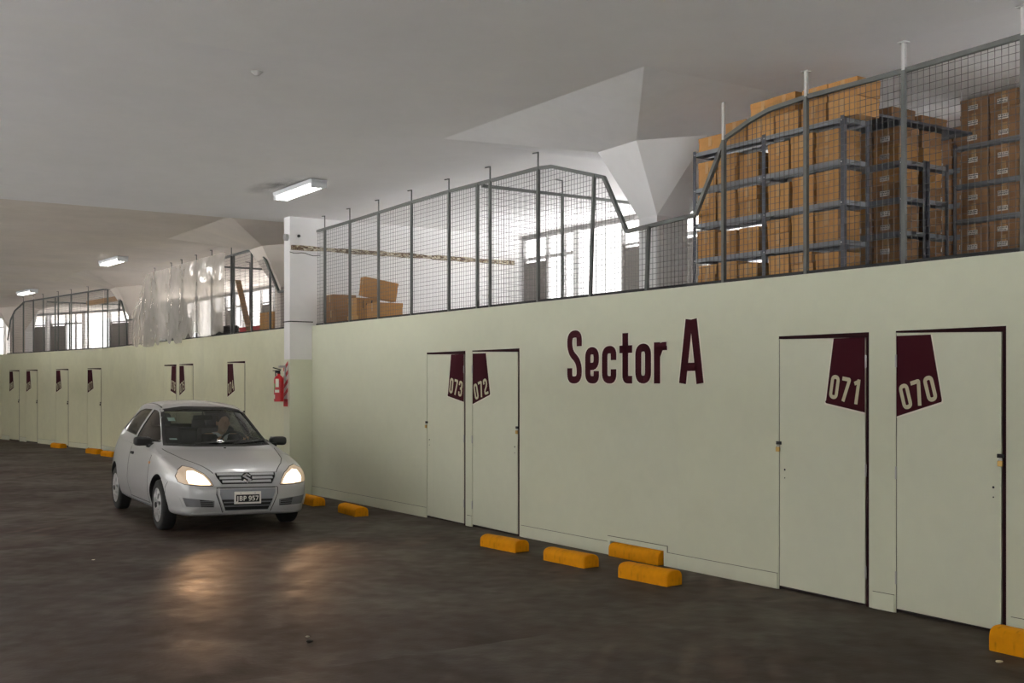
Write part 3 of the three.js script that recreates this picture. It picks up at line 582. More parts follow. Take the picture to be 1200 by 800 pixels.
// second rack behind it, two narrow racks back to back, boxes with printed slips
{
  const x0 = -7.3, x1 = -5.8, L = [MEZ + 0.03, 2.72 + 0.15, 3.145, 3.44];
  for (const [za, zb, which] of [[-1.17, -0.88, 'front'], [-1.47, -1.18, 'rear']]) {
    rack(`steel rack of archive boxes behind the fence rack, ${which} one of two back to back`, x0, x1, za, zb, L, [x0, -6.55, x1], 3.46);
    const r = rng(za * 100), z = (za + zb) / 2;
    for (let l = 0; l < 4; l++) {
      const room = (l < 3 ? L[l + 1] - L[l] - 0.045 : 0.29), h = room / 2 - 0.006;
      for (let i = 0; i < 2; i++) for (let k = 0; k < 2; k++) {
        const x = x1 - 0.05 - 0.13 - i * 0.29;
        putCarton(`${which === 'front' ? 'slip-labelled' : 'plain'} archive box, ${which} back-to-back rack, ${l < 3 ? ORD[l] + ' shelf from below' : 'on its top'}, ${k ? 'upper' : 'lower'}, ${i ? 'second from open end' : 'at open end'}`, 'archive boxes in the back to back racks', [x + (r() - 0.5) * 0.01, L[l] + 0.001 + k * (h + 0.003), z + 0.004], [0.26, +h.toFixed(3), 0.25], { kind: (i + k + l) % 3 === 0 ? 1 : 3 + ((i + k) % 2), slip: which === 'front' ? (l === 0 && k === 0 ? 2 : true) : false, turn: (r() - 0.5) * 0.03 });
      }
    }
  }
}
// a long dark board bridging the racks, with loose cartons on it
{
  tag(obj('shelf_board', bx(-6.35, -5.79, 3.745, 3.765, -1.78, -0.46), M.rack), 'long dark board bridging the racks behind the fence', 'board');
  [[-0.95, 0.30, 0.10], [-1.35, 0.34, 0.08]].forEach(([z, d, h], i) => putCarton(`flat dark cardboard box lying on the long bridging board, ${i ? 'farther from' : 'nearer to'} the fence`, 'flat boxes on the bridging board', [-6.05, 3.766, z], [0.4, h, d], { kind: 3 + i }));
}
// two more racks deep in the loft at the right
for (const [x0, n, z0, label, what, slip] of [[-5.99, 4, -2.1, 'tall steel rack of labelled boxes deep in the loft at the far right', 'deep rack at far right', true], [-7.5, 5, -2.95, 'rearmost steel rack of boxes by the loft windows, mostly hidden', 'rearmost rack by the loft windows', true]]) {
  const x1 = x0 + 0.09 + n * 0.283, z1 = z0 + 0.3, L = [MEZ + 0.03, MEZ + 0.29, 3.045, 3.345, 3.675];
  rack(label, x0, x1, z0, z1, L, [x0, x1], 3.69);
  const r = rng(77 + n), names = ['bottom', 'second', 'third', 'fourth', 'top'];
  L.forEach((y, l) => {
    const room = l < 4 ? L[l + 1] - y - 0.045 : 0.395, k3 = l < 4 ? 2 : 3, h = room / k3 - 0.004;
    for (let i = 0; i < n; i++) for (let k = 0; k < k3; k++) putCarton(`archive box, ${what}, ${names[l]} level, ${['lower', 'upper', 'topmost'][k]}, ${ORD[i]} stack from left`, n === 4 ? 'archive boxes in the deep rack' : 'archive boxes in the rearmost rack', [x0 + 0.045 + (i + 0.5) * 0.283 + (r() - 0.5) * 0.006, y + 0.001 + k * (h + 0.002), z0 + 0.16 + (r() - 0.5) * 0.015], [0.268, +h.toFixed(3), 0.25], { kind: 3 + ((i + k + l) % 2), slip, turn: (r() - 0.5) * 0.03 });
  });
}
// five cartons heaped on the loft floor at the left end of the near fence
{
  const g = undefined;
  const heap = (label, x0, x1, y, h, z0, z1, kind, turn = 0) => putCarton(label, g, [(x0 + x1) / 2, y, (z0 + z1) / 2], [+(x1 - x0).toFixed(3), h, +(z1 - z0).toFixed(3)], { kind, turn });
  heap('dark brown cardboard box on the loft floor, lower left of the heap by the pilaster', -15.47, -15.08, MEZ, 0.25, -0.62, -0.2, 3);
  heap('brown cardboard box stacked on the dark one beside the pilaster', -15.46, -15.17, MEZ + 0.253, 0.23, -0.56, -0.2, 4, -0.03);
  heap('flat light brown cardboard box at the bottom middle of the heap', -14.66, -14.30, MEZ, 0.13, -0.60, -0.17, 2);
  heap('light cardboard box with a black mark on its side, in the middle of the heap', -14.65, -14.37, MEZ + 0.133, 0.25, -0.53, -0.18, 2, 0.02);
  heap('light cardboard box at the right end of the heap, lowest in front', -14.1, -13.74, MEZ, 0.28, -0.58, -0.2, 0, -0.06);
  heap('cardboard box tilted on top of the heap behind the near fence', -14.36, -14.2, MEZ + 0.372, 0.26, -0.72, -0.2, 1, 0.0).rotation.x = -0.14;
  const mark = new Bars(); mark.bar(V(-0.08, 0.1, 0.002), V(-0.08, 0.22, 0.002), 0.012, 0.003, V(0, 0, 1)).bar(V(-0.03, 0.17, 0.002), V(0.04, 0.11, 0.002), 0.02, 0.003, V(0, 0, 1)).bar(V(0.04, 0.11, 0.002), V(0.06, 0.22, 0.002), 0.02, 0.003, V(0, 0, 1));
  const host = scene.children.findLast((c) => c.userData.label?.includes('black mark'));
  obj('printed_mark', mark.geometry.rotateY(Math.PI / 2).translate(0.141, 0, 0), M.dark, host);
}
// things in the loft above door 074
{
  const b = thing('banner_board', 'red board with white writing standing in the far loft near the leaning plank', 'board', [-20.5, MEZ, -0.85]);
  obj('board', bx(-0.85, 0.85, 0.09, 0.24, -0.02, 0.02), std({ color: lin(0.62, 0.035, 0.05), roughness: 0.6 }), b);
  for (const x of [-0.7, 0.7]) obj('leg', bx(x - 0.02, x + 0.02, 0, 0.1, -0.02, 0.02), M.wood, b);
  obj('lettering', [0, 1, 2, 3].map((i) => strokeGeometry(glyphs(0.2, 0.12)[['o', 'S', 'e', 'c'][i]], 0.09, 0.09, 0.02, 0.02, 0).translate(-0.75 + i * 0.12, 0.12, 0.022)), M.halo, b);
  const p = new Bars(); p.bar(V(0, 0, 0), V(-0.95, 1.12, -0.1), 0.1, 0.03);
  tag(obj('plank', p.geometry, M.wood), 'wooden plank leaning behind the far fence beside the plastic sheeting', 'plank').position.set(-19.65, MEZ, -0.62);
  putCarton('large cardboard box in the far loft right of the leaning plank', undefined, [-18.78, MEZ, -0.75], [0.62, 0.42, 0.36], { kind: 2 });
  const beam = new Bars(); beam.bar(V(-33.1, 3.9, -0.9), V(-29.4, 3.95, -1.5), 0.14, 0.12);
  tag(obj('timber_beam', beam.geometry, M.wood), 'long timber stored high behind the farthest fence', 'beam');
}

// ------------------------------------------------------------------ fluorescent ceiling lamps
M.tube = std({ color: 0xffffff, emissive: lin(1, 0.97, 0.92), emissiveIntensity: 5, roughness: 0.4 });
M.lampMetal = std({ color: lin(0.55, 0.56, 0.57), roughness: 0.5 });
function ceilingLamp(x, z, label, turn = 0) {
  const o = thing('fluorescent_lamp', label, 'ceiling lamp', [x, CEIL - 0.01, z], turn), w = 1.2;
  obj('housing', prism([[-0.11, 0], [0.11, 0], [0.095, -0.045], [-0.095, -0.045]], w, -w / 2, 0.003).rotateY(Math.PI / 2), M.lampMetal, o);
  for (const s of [-1, 1]) obj('end_cap', rbx(0.03, 0.075, 0.2, 0.006).translate(s * (w / 2 - 0.012), -0.06, 0), M.lampMetal, o);
  for (const k of [-1, 0, 1]) { obj('tube', new THREE.CylinderGeometry(0.017, 0.017, w - 0.07, 12).rotateZ(Math.PI / 2).translate(0, -0.078, k * 0.062), M.tube, o); for (const s of [-1, 1]) obj('socket', bx(s * (w / 2 - 0.035) - 0.012, s * (w / 2 - 0.035) + 0.012, -0.1, -0.055, k * 0.062 - 0.02, k * 0.062 + 0.02), M.lampMetal, o); }
  const l = new THREE.RectAreaLight(new THREE.Color(1, 0.95, 0.88), LAMP, w - 0.08, 0.16); l.name = 'lamp_light'; l.position.set(0, -0.1, 0); l.rotation.x = -Math.PI / 2; o.add(l);
  return o;
}
ceilingLamp(-13.05, 1.235, 'fluorescent ceiling lamp with three tubes, nearest and largest, left of the near mushroom column');
ceilingLamp(-22.65, 1.06, 'small lit fluorescent ceiling lamp above the plastic sheeting, second along the row', 0.05);
ceilingLamp(-31.6, 1.0, 'farthest fluorescent ceiling lamp at the left end of the row', 0.1);
ceilingLamp(-13.05, 5.3, 'fluorescent ceiling lamp of the second row, over the driving lane');
ceilingLamp(-22.65, 5.3, 'fluorescent ceiling lamp of the second row, over the far driving lane');
{ // sooty smudges beside the old lamps
  const a = texture(128, 64, (u, v) => { const r = Math.hypot((u - 0.5) * 2, (v - 0.5) * 2), k = clamp(1 - r, 0, 1) * (0.35 + 0.9 * fbm(nB, u, v, 8)); return [k * 0.75, k * 0.75, k * 0.75]; }, null, false);
  M.soot = std({ color: lin(0.10, 0.10, 0.095), roughness: 0.9, alphaMap: a, transparent: true });
  const spot = (x, z, w, d, turn) => { const g = new THREE.PlaneGeometry(w, d).rotateX(Math.PI / 2).rotateY(turn).translate(x, CEIL - 0.0015, z); obj('soot_stain', g, M.soot, ceilingNear); };
  spot(-13.1, 1.45, 1.7, 0.6, 0.1);
}
// ceiling fittings and marks
for (const [x, z, l] of [[-8.46, 3.53, 'small round fixing on the ceiling over the driving lane'], [-9.05, 0.85, 'small white fixing on the ceiling beside the near mushroom column']]) {
  const f = obj('ceiling_fixing', new THREE.LatheGeometry([[0, -0.03], [0.02, -0.028], [0.035, -0.012], [0.05, 0]].map(([a, b]) => new THREE.Vector2(a, b)), 16), M.hookWhite); f.position.set(x, CEIL, z); tag(f, l, 'ceiling fitting');
}

// ------------------------------------------------------------------ yellow wheel stops
function stopGeometry(len, w = 0.175, h = 0.118) {
  const s = new THREE.Shape(); s.moveTo(-w / 2, 0); s.lineTo(w / 2, 0); s.lineTo(w / 2, h * 0.5); s.bezierCurveTo(w / 2, h * 0.98, w * 0.16, h, 0, h); s.bezierCurveTo(-w * 0.16, h, -w / 2, h * 0.98, -w / 2, h * 0.5); s.closePath();
  const g = new THREE.ExtrudeGeometry(s, { depth: len - 0.02, bevelEnabled: true, bevelSize: 0.01, bevelThickness: 0.01, bevelOffset: -0.01, bevelSegments: 2, steps: 14, curveSegments: 10 });
  g.rotateY(Math.PI / 2); g.translate(-len / 2 + 0.01, 0, 0);
  const p = g.attributes.position, n = noise2(Math.round(len * 997)); for (let i = 0; i < p.count; i++) if (p.getY(i) > 0.02) { const k = 1 + 0.05 * (n(p.getX(i) * 14 + 30, p.getZ(i) * 14) - 0.5); p.setY(i, p.getY(i) * k); }
  g.computeVertexNormals(); return metric(g);
}
// the front bottom edge runs from a to b
function wheelStop(label, a, b, h) {
  const len = Math.hypot(b[0] - a[0], b[1] - a[1]), turn = -Math.atan2(b[1] - a[1], b[0] - a[0]), w = 0.175;
  const m = obj('wheel_stop', stopGeometry(len, w, h), M.yellow); m.position.set((a[0] + b[0]) / 2 - Math.sin(turn) * w / 2 * 1, 0, (a[1] + b[1]) / 2 - Math.cos(turn) * w / 2); m.rotation.y = turn;
  return tag(m, label, 'wheel stop', undefined);
}
wheelStop('yellow wheel stop beside the car at the foot of the pilaster', [-14.56, 0.62], [-13.96, 0.655]);
wheelStop('yellow wheel stop on the floor just right of the pilaster, second from the car', [-13.18, 0.66], [-12.58, 0.70]);
wheelStop('yellow wheel stop at the foot of the right door of the near pair', [-9.64, 0.735], [-9.05, 0.70]);
wheelStop('yellow wheel stop below the bare wall between the paired doors and the niche', [-8.55, 0.725], [-7.95, 0.70]);
wheelStop('yellow wheel stop lying in front of the wall niche', [-7.44, 0.735], [-6.86, 0.69], 0.128);
wheelStop('yellow wheel stop cut by the right edge of the picture, beyond door 070', [-4.15, 0.475], [-3.55, 0.50], 0.15);
wheelStop('rough yellow wheel stop set inside the wall niche', [-8.43, 0.05], [-7.71, 0.05], 0.131);
wheelStop('leftmost yellow wheel stop at the far end of the wall', [-36.5, 1.42], [-35.9, 1.22]);
wheelStop('small yellow wheel stop between the two leftmost groups of far doors', [-30.55, 0.64], [-29.95, 0.53]);
wheelStop('left one of two touching yellow wheel stops on the floor behind the car', [-27.65, 0.44], [-26.98, 0.36]);
wheelStop('right one of two touching yellow wheel stops, next to the back of the car', [-26.4, 0.40], [-25.75, 0.32]);

// ------------------------------------------------------------------ fire extinguisher on its striped board
{
  const z = 0.352, b = thing('extinguisher_board', 'red and white striped board on the pilaster behind the fire extinguisher', 'sign', [-15.63, 1.3, z]);
  obj('board', bx(-0.085, 0.085, 0, 0.62, 0, 0.006), std({ color: lin(0.72, 0.68, 0.62), roughness: 0.5 }), b);
  const red = std({ color: lin(0.5, 0.03, 0.03), roughness: 0.45 }); M.red = std({ color: lin(0.50, 0.012, 0.018), roughness: 0.28 });
  for (let k = 0; k < 4; k++) obj('stripe', prism([[-0.085, 0.12 + k * 0.13], [0.085, 0.22 + k * 0.13], [0.085, 0.28 + k * 0.13], [-0.085, 0.18 + k * 0.13]], 0.0015, 0.006), red, b);
  obj('notice', bx(-0.08, 0.08, 0.0, 0.11, 0.006, 0.008), red, b);
  const e = thing('fire_extinguisher', 'red fire extinguisher hanging on the pilaster behind the car', 'fire extinguisher', [-15.63, 1.385, z + 0.112]);
  const L = (pts, s = 24) => new THREE.LatheGeometry(pts.map(([a, c]) => new THREE.Vector2(a, c)), s);
  const body = obj('cylinder', L([[0, 0], [0.066, 0], [0.072, 0.008], [0.072, 0.30], [0.066, 0.335], [0.045, 0.36], [0.022, 0.372], [0.022, 0.395], [0, 0.395]]), M.red, e);
  const band = (y0, y1, a0, a1, m, label) => { const g = new THREE.CylinderGeometry(0.0728, 0.0728, y1 - y0, 14, 1, true, a0, a1 - a0); g.translate(0, (y0 + y1) / 2, 0); obj('sticker', g, m, body, label); };
  band(0.20, 0.32, 0.45, 1.15, M.halo, 'white round sticker'); band(0.12, 0.16, 0.3, 1.25, M.halo); band(0.03, 0.09, -0.15, 0.3, M.halo); band(0.16, 0.25, -0.2, 0.25, std({ color: lin(0.15, 0.4, 0.1), roughness: 0.5 }), 'green sticker');
  obj('base_ring', L([[0.060, -0.012], [0.070, -0.012], [0.073, 0.012], [0.060, 0.012]]), M.red, e);
  obj('valve', [new THREE.CylinderGeometry(0.018, 0.022, 0.05, 14).translate(0, 0.415, 0), new THREE.CylinderGeometry(0.014, 0.014, 0.03, 12).rotateX(Math.PI / 2).translate(0, 0.42, 0.03)], M.dark, e);
  obj('handle', [rbx(0.02, 0.014, 0.13, 0.004).rotateX(-0.25).translate(0, 0.468, 0.03), rbx(0.018, 0.01, 0.12, 0.003).translate(0, 0.44, 0.035)], M.dark, e);
  obj('hose', new THREE.TubeGeometry(new THREE.CatmullRomCurve3([V(-0.02, 0.42, 0.01), V(-0.075, 0.44, 0.02), V(-0.098, 0.36, 0.01), V(-0.088, 0.16, 0.0), V(-0.085, 0.06, 0.01)]), 24, 0.009, 8), M.dark, e);
  obj('wall_bracket', [bx(-0.012, 0.012, 0.3, 0.52, -0.1, -0.088), rbx(0.05, 0.03, 0.1, 0.006).translate(0.0, 0.50, -0.05)], M.hookWhite, e);
}
// litter on the floor
{
  const leaf = (x, z, s, m, label, cat, name) => { const g = new THREE.SphereGeometry(0.5, 10, 6), p = g.attributes.position, n = noise2(Math.round(s * 1000)); for (let i = 0; i < p.count; i++) { const k = 0.55 + 0.9 * n(p.getX(i) * 5 + 7, p.getZ(i) * 5 + 3); p.setXYZ(i, p.getX(i) * k * s, (p.getY(i) + 0.5) * s * 0.22, p.getZ(i) * k * s * 0.7); } g.computeVertexNormals(); const o = obj(name, g, m); o.position.set(x, 0, z); o.rotation.y = x; tag(o, label, cat); };
  leaf(-3.93, 0.70, 0.055, M.cream, 'pale dry leaf on the floor by the rightmost wheel stop', 'leaf', 'dry_leaf');
  leaf(-6.66, 3.87, 0.07, M.dark, 'dark clod on the open floor in the foreground', 'clod', 'dirt_clod');
  leaf(-6.80, 3.82, 0.035, M.halo, 'tiny white scrap of paper on the open floor in the foreground', 'scrap', 'paper_scrap');
  leaf(-10.86, 4.2, 0.03, M.halo, 'white crumb on the floor in front left of the car', 'scrap', 'paper_scrap');
}
// ------------------------------------------------------------------ the car: x forward from the front axle, y up, z to the car's right
const CAR = { at: [-12.64, 0, 2.30], heading: 0.063, roll: -0.022 };
{
  M.paint = phys({ color: lin(0.60, 0.61, 0.625), metalness: 0.35, roughness: 0.36, clearcoat: 0.8, clearcoatRoughness: 0.08 });
  M.paintSeam = std({ color: lin(0.03, 0.03, 0.033), roughness: 0.6 });
  M.interior = std({ color: lin(0.055, 0.053, 0.05), roughness: 0.85 });
  M.seat = std({ color: lin(0.075, 0.075, 0.08), roughness: 0.9 });
  M.black = std({ color: lin(0.012, 0.012, 0.013), roughness: 0.5 });
  M.rubber = std({ color: lin(0.018, 0.018, 0.018), roughness: 0.8 });
  M.glass = phys({ color: lin(0.62, 0.66, 0.64), roughness: 0.03, transmission: 1, thickness: 0, ior: 1.5, side: THREE.DoubleSide });
  M.glassDark = phys({ color: lin(0.34, 0.35, 0.33), roughness: 0.03, transmission: 1, thickness: 0, ior: 1.5, side: THREE.DoubleSide });
  M.hubcap = std({ color: lin(0.55, 0.55, 0.56), roughness: 0.32, metalness: 0.7 });
  M.greyPlastic = std({ color: lin(0.2, 0.205, 0.22), roughness: 0.55 });
  M.chrome = std({ color: lin(0.62, 0.62, 0.64), roughness: 0.2, metalness: 0.9 });
  const car = thing('car', 'silver three-door hatchback with lit headlights driving towards the camera', 'car', CAR.at, -CAR.heading);
  const part = (name, g, m, parent = car, label) => { const o = obj(name, g, m, parent, label); if (parent === car) o.rotation.x = CAR.roll; return o; };

  // --- outer skin: sections [x, bottom y, lower half width, mid y, mid half width, belt y, belt half width, edge y, edge half width, centre y]
  const S = [
    [0.775, .37, .16, .41, .22, .44, .21, .46, .16, .465],
    [0.765, .29, .43, .40, .49, .475, .47, .49, .40, .505],
    [0.735, .225, .55, .42, .60, .525, .58, .55, .46, .565],
    [0.685, .195, .61, .43, .665, .585, .64, .615, .50, .635],
    [0.60, .185, .65, .44, .712, .645, .68, .675, .53, .70],
    [0.45, .18, .68, .45, .755, .70, .71, .735, .56, .755],
    [0.20, .18, .70, .46, .792, .75, .738, .78, .59, .798],
    [-0.15, .18, .715, .47, .812, .81, .752, .835, .62, .852],
    [-0.36, .18, .725, .47, .823, .85, .748, .870, .645, .89],
    [-0.50, .18, .725, .48, .823, .878, .745, .915, .638, .995],
    [-0.65, .18, .725, .48, .823, .892, .743, .995, .605, 1.085],
    [-0.85, .18, .725, .48, .823, .905, .741, 1.108, .568, 1.205],
    [-1.05, .18, .725, .48, .823, .915, .739, 1.218, .534, 1.315],
    [-1.22, .18, .725, .48, .823, .922, .737, 1.302, .510, 1.378],
    [-1.45, .18, .725, .48, .823, .93, .735, 1.345, .502, 1.412],
    [-1.90, .18, .725, .48, .822, .945, .730, 1.362, .498, 1.426],
    [-2.30, .19, .72, .48, .815, .962, .715, 1.345, .487, 1.405],
    [-2.58, .21, .70, .49, .80, .975, .69, 1.295, .465, 1.352],
    [-2.78, .24, .67, .50, .77, .975, .655, 1.185, .455, 1.235],
    [-2.92, .27, .62, .51, .71, .94, .61, 1.02, .48, 1.05],
    [-3.00, .30, .53, .52, .60, .83, .54, .87, .45, .89],
    [-3.035, .36, .30, .53, .36, .70, .34, .74, .28, .755],
  ];
  const section = (q) => {
    const [x, yb, wl, ym, wm, by, bw, ey, ew, cy] = q;
    return [[0, yb], [wl * 0.6, yb], [wl, yb + 0.02], [lerp(wl, wm, 0.72), yb + (ym - yb) * 0.45], [wm, ym], [lerp(wm, bw, 0.42) + 0.012, lerp(ym, by, 0.55)], [lerp(wm, bw, 0.86) + 0.006, lerp(ym, by, 0.9)], [lerp(bw, ew, 0.05), lerp(by, ey, 0.06)], [lerp(bw, ew, 0.4) + 0.012 * Math.min(1, (ey - by) * 4), lerp(by, ey, 0.4)], [lerp(bw, ew, 0.88), lerp(by, ey, 0.87)], [ew * 0.96, lerp(ey, cy, 0.14)], [ew * 0.62, lerp(ey, cy, 0.70)], [0, cy]].map(([z, y]) => [x, y, z]);
  };
  const cr = (a, b, c, d, t) => 0.5 * (2 * b + (c - a) * t + (2 * a - 5 * b + 4 * c - d) * t * t + (3 * b - a - 3 * c + d) * t * t * t);
  function loft(list, su, sv, make = section) {
    const C = list.map(make), nu = C.length, nv = C[0].length, P = (i, j, k) => {
      i = clamp(i, 0, nu - 1); let s = 1; if (j < 0) { j = -j; s = -1; } if (j > nv - 1) { j = 2 * (nv - 1) - j; s = -1; }
      return C[i][j][k] * (k === 2 ? s : 1);
    };
    const U = (nu - 1) * su, Vn = (nv - 1) * sv, ring = [];
    for (let a = 0; a <= U; a++) {
      const i = Math.min(nu - 2, Math.floor(a / su)), t = a / su - i, row = [];
      for (let b = 0; b <= Vn; b++) {
        const j = Math.min(nv - 2, Math.floor(b / sv)), w = b / sv - j, o = [];
        for (let k = 0; k < 3; k++) { const r = []; for (let m = -1; m <= 2; m++) r.push(cr(P(i + m, j - 1, k), P(i + m, j, k), P(i + m, j + 1, k), P(i + m, j + 2, k), w)); o.push(cr(...r, t)); }
        row.push(o);
      }
      row[0][2] = 0; row[Vn][2] = 0;
      ring.push([...row, ...row.slice(1, -1).reverse().map(([x, y, z]) => [x, y, -z])]);
    }
    const n = ring[0].length, pos = [], idx = [];
    for (const r of ring) for (const p of r) pos.push(...p);
    for (let a = 0; a < ring.length - 1; a++) for (let b = 0; b < n; b++) { const p = a * n + b, q = a * n + (b + 1) % n; idx.push(p, q, q + n, p, q + n, p + n); }
    for (const e of [0, ring.length - 1]) { const c = pos.length / 3, m = [0, 0, 0]; for (const p of ring[e]) for (let k = 0; k < 3; k++) m[k] += p[k] / n; m[0] += e ? -0.008 : 0.008; pos.push(...m); for (let b = 0; b < n; b++) e ? idx.push(e * n + b, e * n + (b + 1) % n, c) : idx.push(b, c, (b + 1) % n); }
    const g = new THREE.BufferGeometry(); g.setAttribute('position', new THREE.Float32BufferAttribute(pos, 3)); g.setIndex(idx);
    let vol = 0; const A = V(), B = V(), D = V(), p = g.attributes.position;
    for (let i = 0; i < idx.length; i += 3) { A.fromBufferAttribute(p, idx[i]); B.fromBufferAttribute(p, idx[i + 1]); D.fromBufferAttribute(p, idx[i + 2]); vol += A.dot(B.cross(D)); }
    if (vol < 0) { for (let i = 0; i < idx.length; i += 3) [idx[i], idx[i + 1]] = [idx[i + 1], idx[i]]; g.setIndex(idx); }
    g.computeVertexNormals(); return g;
  }
  const skin = loft(S, 5, 5);
  const bvh = new MeshBVH(skin.clone());
  // --- hollow cabin, wheel houses and window openings
  const I = S.slice(8, 20).map(([x, , , , , by, bw, ey, ew, cy], i) => { const f = i < 6 ? 0.075 : 0.04; return [x - (i < 6 ? 0.0 : 0), .36, .60, .55, .70, by - 0.02, bw - .045, ey - f, ew - .03, cy - f]; });
  I[0][9] = 0.80; I[0][7] = 0.78; I[0][5] = 0.72; I[11][0] = -2.86; I[11][9] = 0.96; I[11][7] = 0.95; I[11][5] = 0.85;
  const cabin = loft(I, 4, 4);
  const ev = new Evaluator(); ev.attributes = ['position', 'normal']; ev.useGroups = true;
  let body = new Brush(skin, M.paint); body.updateMatrixWorld();
  const cut = (g, m) => { const q = g.index ? g : mergeVertices(g); for (const k of Object.keys(q.attributes)) if (!['position', 'normal'].includes(k)) q.deleteAttribute(k); q.clearGroups(); const b = new Brush(q, m); b.updateMatrixWorld(); body = ev.evaluate(body, b, SUBTRACTION); };
  cut(cabin, M.interior);
  for (const x of [0, -2.443]) for (const s of [-1, 1]) cut(new THREE.CylinderGeometry(0.325, 0.325, 0.42, 40).rotateX(Math.PI / 2).translate(x, 0.285, s * 0.75), M.black);
  const sidePoly = [[[-0.60, .955], [-1.10, 1.232], [-1.20, 1.275], [-1.30, 1.295], [-1.47, 1.305], [-1.49, .975]], [[-1.565, .98], [-1.55, 1.305], [-1.95, 1.305], [-2.2, 1.275], [-2.40, 1.18], [-2.52, 1.07], [-2.50, 1.03], [-2.40, 1.015]]];
  for (const P of sidePoly) for (const s of [-1, 1]) cut(prism(P, 0.6, s > 0 ? 0.36 : -0.96), M.black);
  const screen = [[-0.60, .928], [-0.30, .912], [0.30, .912], [0.60, .928], [0.475, 1.285], [0.25, 1.318], [-0.25, 1.318], [-0.475, 1.285]];
  const across = (P, x0, x1) => prism(P.map(([z, y]) => [-z, y]), x1 - x0, x0).rotateY(Math.PI / 2);       // prism along x; shape given as [z, y]
  cut(across(screen, -1.5, -0.1), M.black);
  cut(across([[-.5, 1.09], [.5, 1.09], [.42, 1.25], [-.42, 1.25]], -3.2, -2.3), M.black);
  body.geometry.deleteAttribute('uv');
  const shell = shadows(new THREE.Mesh(body.geometry, body.material)); shell.name = 'body'; shell.rotation.x = CAR.roll; car.add(shell);

  // --- patches that follow the skin: a flat outline seen along x, z or y is laid on the surface, off it by `lift`, `thick` deep
  const caster = new THREE.Ray(), sp = skin.attributes.position, sn = skin.attributes.normal, ta = V(), tb = V(), tc = V(), bary = V();
  const smooth = (h) => {                                   // the skin's own smooth normal at a hit
    const { a, b, c } = h.face; ta.fromBufferAttribute(sp, a); tb.fromBufferAttribute(sp, b); tc.fromBufferAttribute(sp, c);
    if (!THREE.Triangle.getBarycoord(h.point, ta, tb, tc, bary)) return h.face.normal.clone();
    return V(0, 0, 0).addScaledVector(ta.fromBufferAttribute(sn, a), bary.x).addScaledVector(tb.fromBufferAttribute(sn, b), bary.y).addScaledVector(tc.fromBufferAttribute(sn, c), bary.z).normalize();
  };
  function patch(P, view, lift = 0.004, thick = 0.01, edge = 0.06, holes = []) {
    const shape = new THREE.Shape(P.map(([a, b]) => new THREE.Vector2(a, b))); for (const h of holes) shape.holes.push(new THREE.Path(h.map(([a, b]) => new THREE.Vector2(a, b))));
    let g = new THREE.ShapeGeometry(shape); g.deleteAttribute('uv'); g.deleteAttribute('normal');
    g = new TessellateModifier(edge, 8).modify(g); g = mergeVertices(g, 1e-5);
    const p = g.attributes.position, nrm = [], dirs = { front: [-1, 0, 0], back: [1, 0, 0], right: [0, 0, -1], left: [0, 0, 1], top: [0, -1, 0] }, d = V(...dirs[view]), flat = new Float32Array(p.count * 3);
    for (let i = 0; i < p.count; i++) {
      const a = p.getX(i), b = p.getY(i), o = view === 'front' ? V(3, b, a) : view === 'back' ? V(-6, b, a) : view === 'right' ? V(a, b, 3) : view === 'left' ? V(a, b, -3) : V(a, 3, b);
      caster.origin.copy(o); caster.direction.copy(d);
      const h = bvh.raycastFirst(caster, THREE.DoubleSide), q = h ? h.point : o.clone().addScaledVector(d, 3), n = h ? smooth(h) : d.clone().negate();
      if (n.dot(d) > 0) n.negate();
      q.addScaledVector(n, lift); flat.set([q.x, q.y, q.z], i * 3); nrm.push(n.x, n.y, n.z);
    }
    const idx = [...g.index.array], count = p.count, edges = new Map(), pos = [...flat];
    const A = V(), B = V(), D = V(); let dot = 0;
    for (let i = 0; i < idx.length; i += 3) { A.fromArray(pos, idx[i] * 3); B.fromArray(pos, idx[i + 1] * 3); D.fromArray(pos, idx[i + 2] * 3); dot += B.sub(A).cross(D.sub(A)).dot(d); }
    if (dot > 0) for (let i = 0; i < idx.length; i += 3) [idx[i], idx[i + 1]] = [idx[i + 1], idx[i]];
    const front = [...idx];
    if (thick > 0) {
      for (let i = 0; i < idx.length; i += 3) for (const [a, b] of [[0, 1], [1, 2], [2, 0]]) { const u = idx[i + a], v = idx[i + b]; if (edges.has(v + '_' + u)) edges.delete(v + '_' + u); else edges.set(u + '_' + v, [u, v]); }
      for (const [u, v] of edges.values()) { const k = pos.length / 3; for (const w of [u, v]) pos.push(pos[w * 3], pos[w * 3 + 1], pos[w * 3 + 2]); for (const w of [u, v]) pos.push(pos[w * 3] + d.x * thick, pos[w * 3 + 1] + d.y * thick, pos[w * 3 + 2] + d.z * thick); front.push(k, k + 2, k + 1, k + 1, k + 2, k + 3); }
    }
    const out = new THREE.BufferGeometry(); out.setAttribute('position', new THREE.Float32BufferAttribute(pos, 3)); out.setIndex(front); out.computeVertexNormals(); out.attributes.normal.array.set(nrm);
    return out;
  }
  const mir = (P) => P.map(([a, b]) => [-a, b]).reverse();
  const band = (P, w) => { const L = [], R = []; P.forEach(([a, b], i) => { const [pa, pb] = P[Math.max(0, i - 1)], [na, nb] = P[Math.min(P.length - 1, i + 1)], l = Math.hypot(na - pa, nb - pb) || 1, nx = -(nb - pb) / l, ny = (na - pa) / l; L.push([a + nx * w / 2, b + ny * w / 2]); R.push([a - nx * w / 2, b - ny * w / 2]); }); return [...L, ...R.reverse()]; };
  const grow = (P, k) => { const cx = P.reduce((q, p) => q + p[0], 0) / P.length, cy = P.reduce((q, p) => q + p[1], 0) / P.length; return P.map(([a, b]) => [a + Math.sign(a - cx) * k, b + Math.sign(b - cy) * k * 0.9]); };
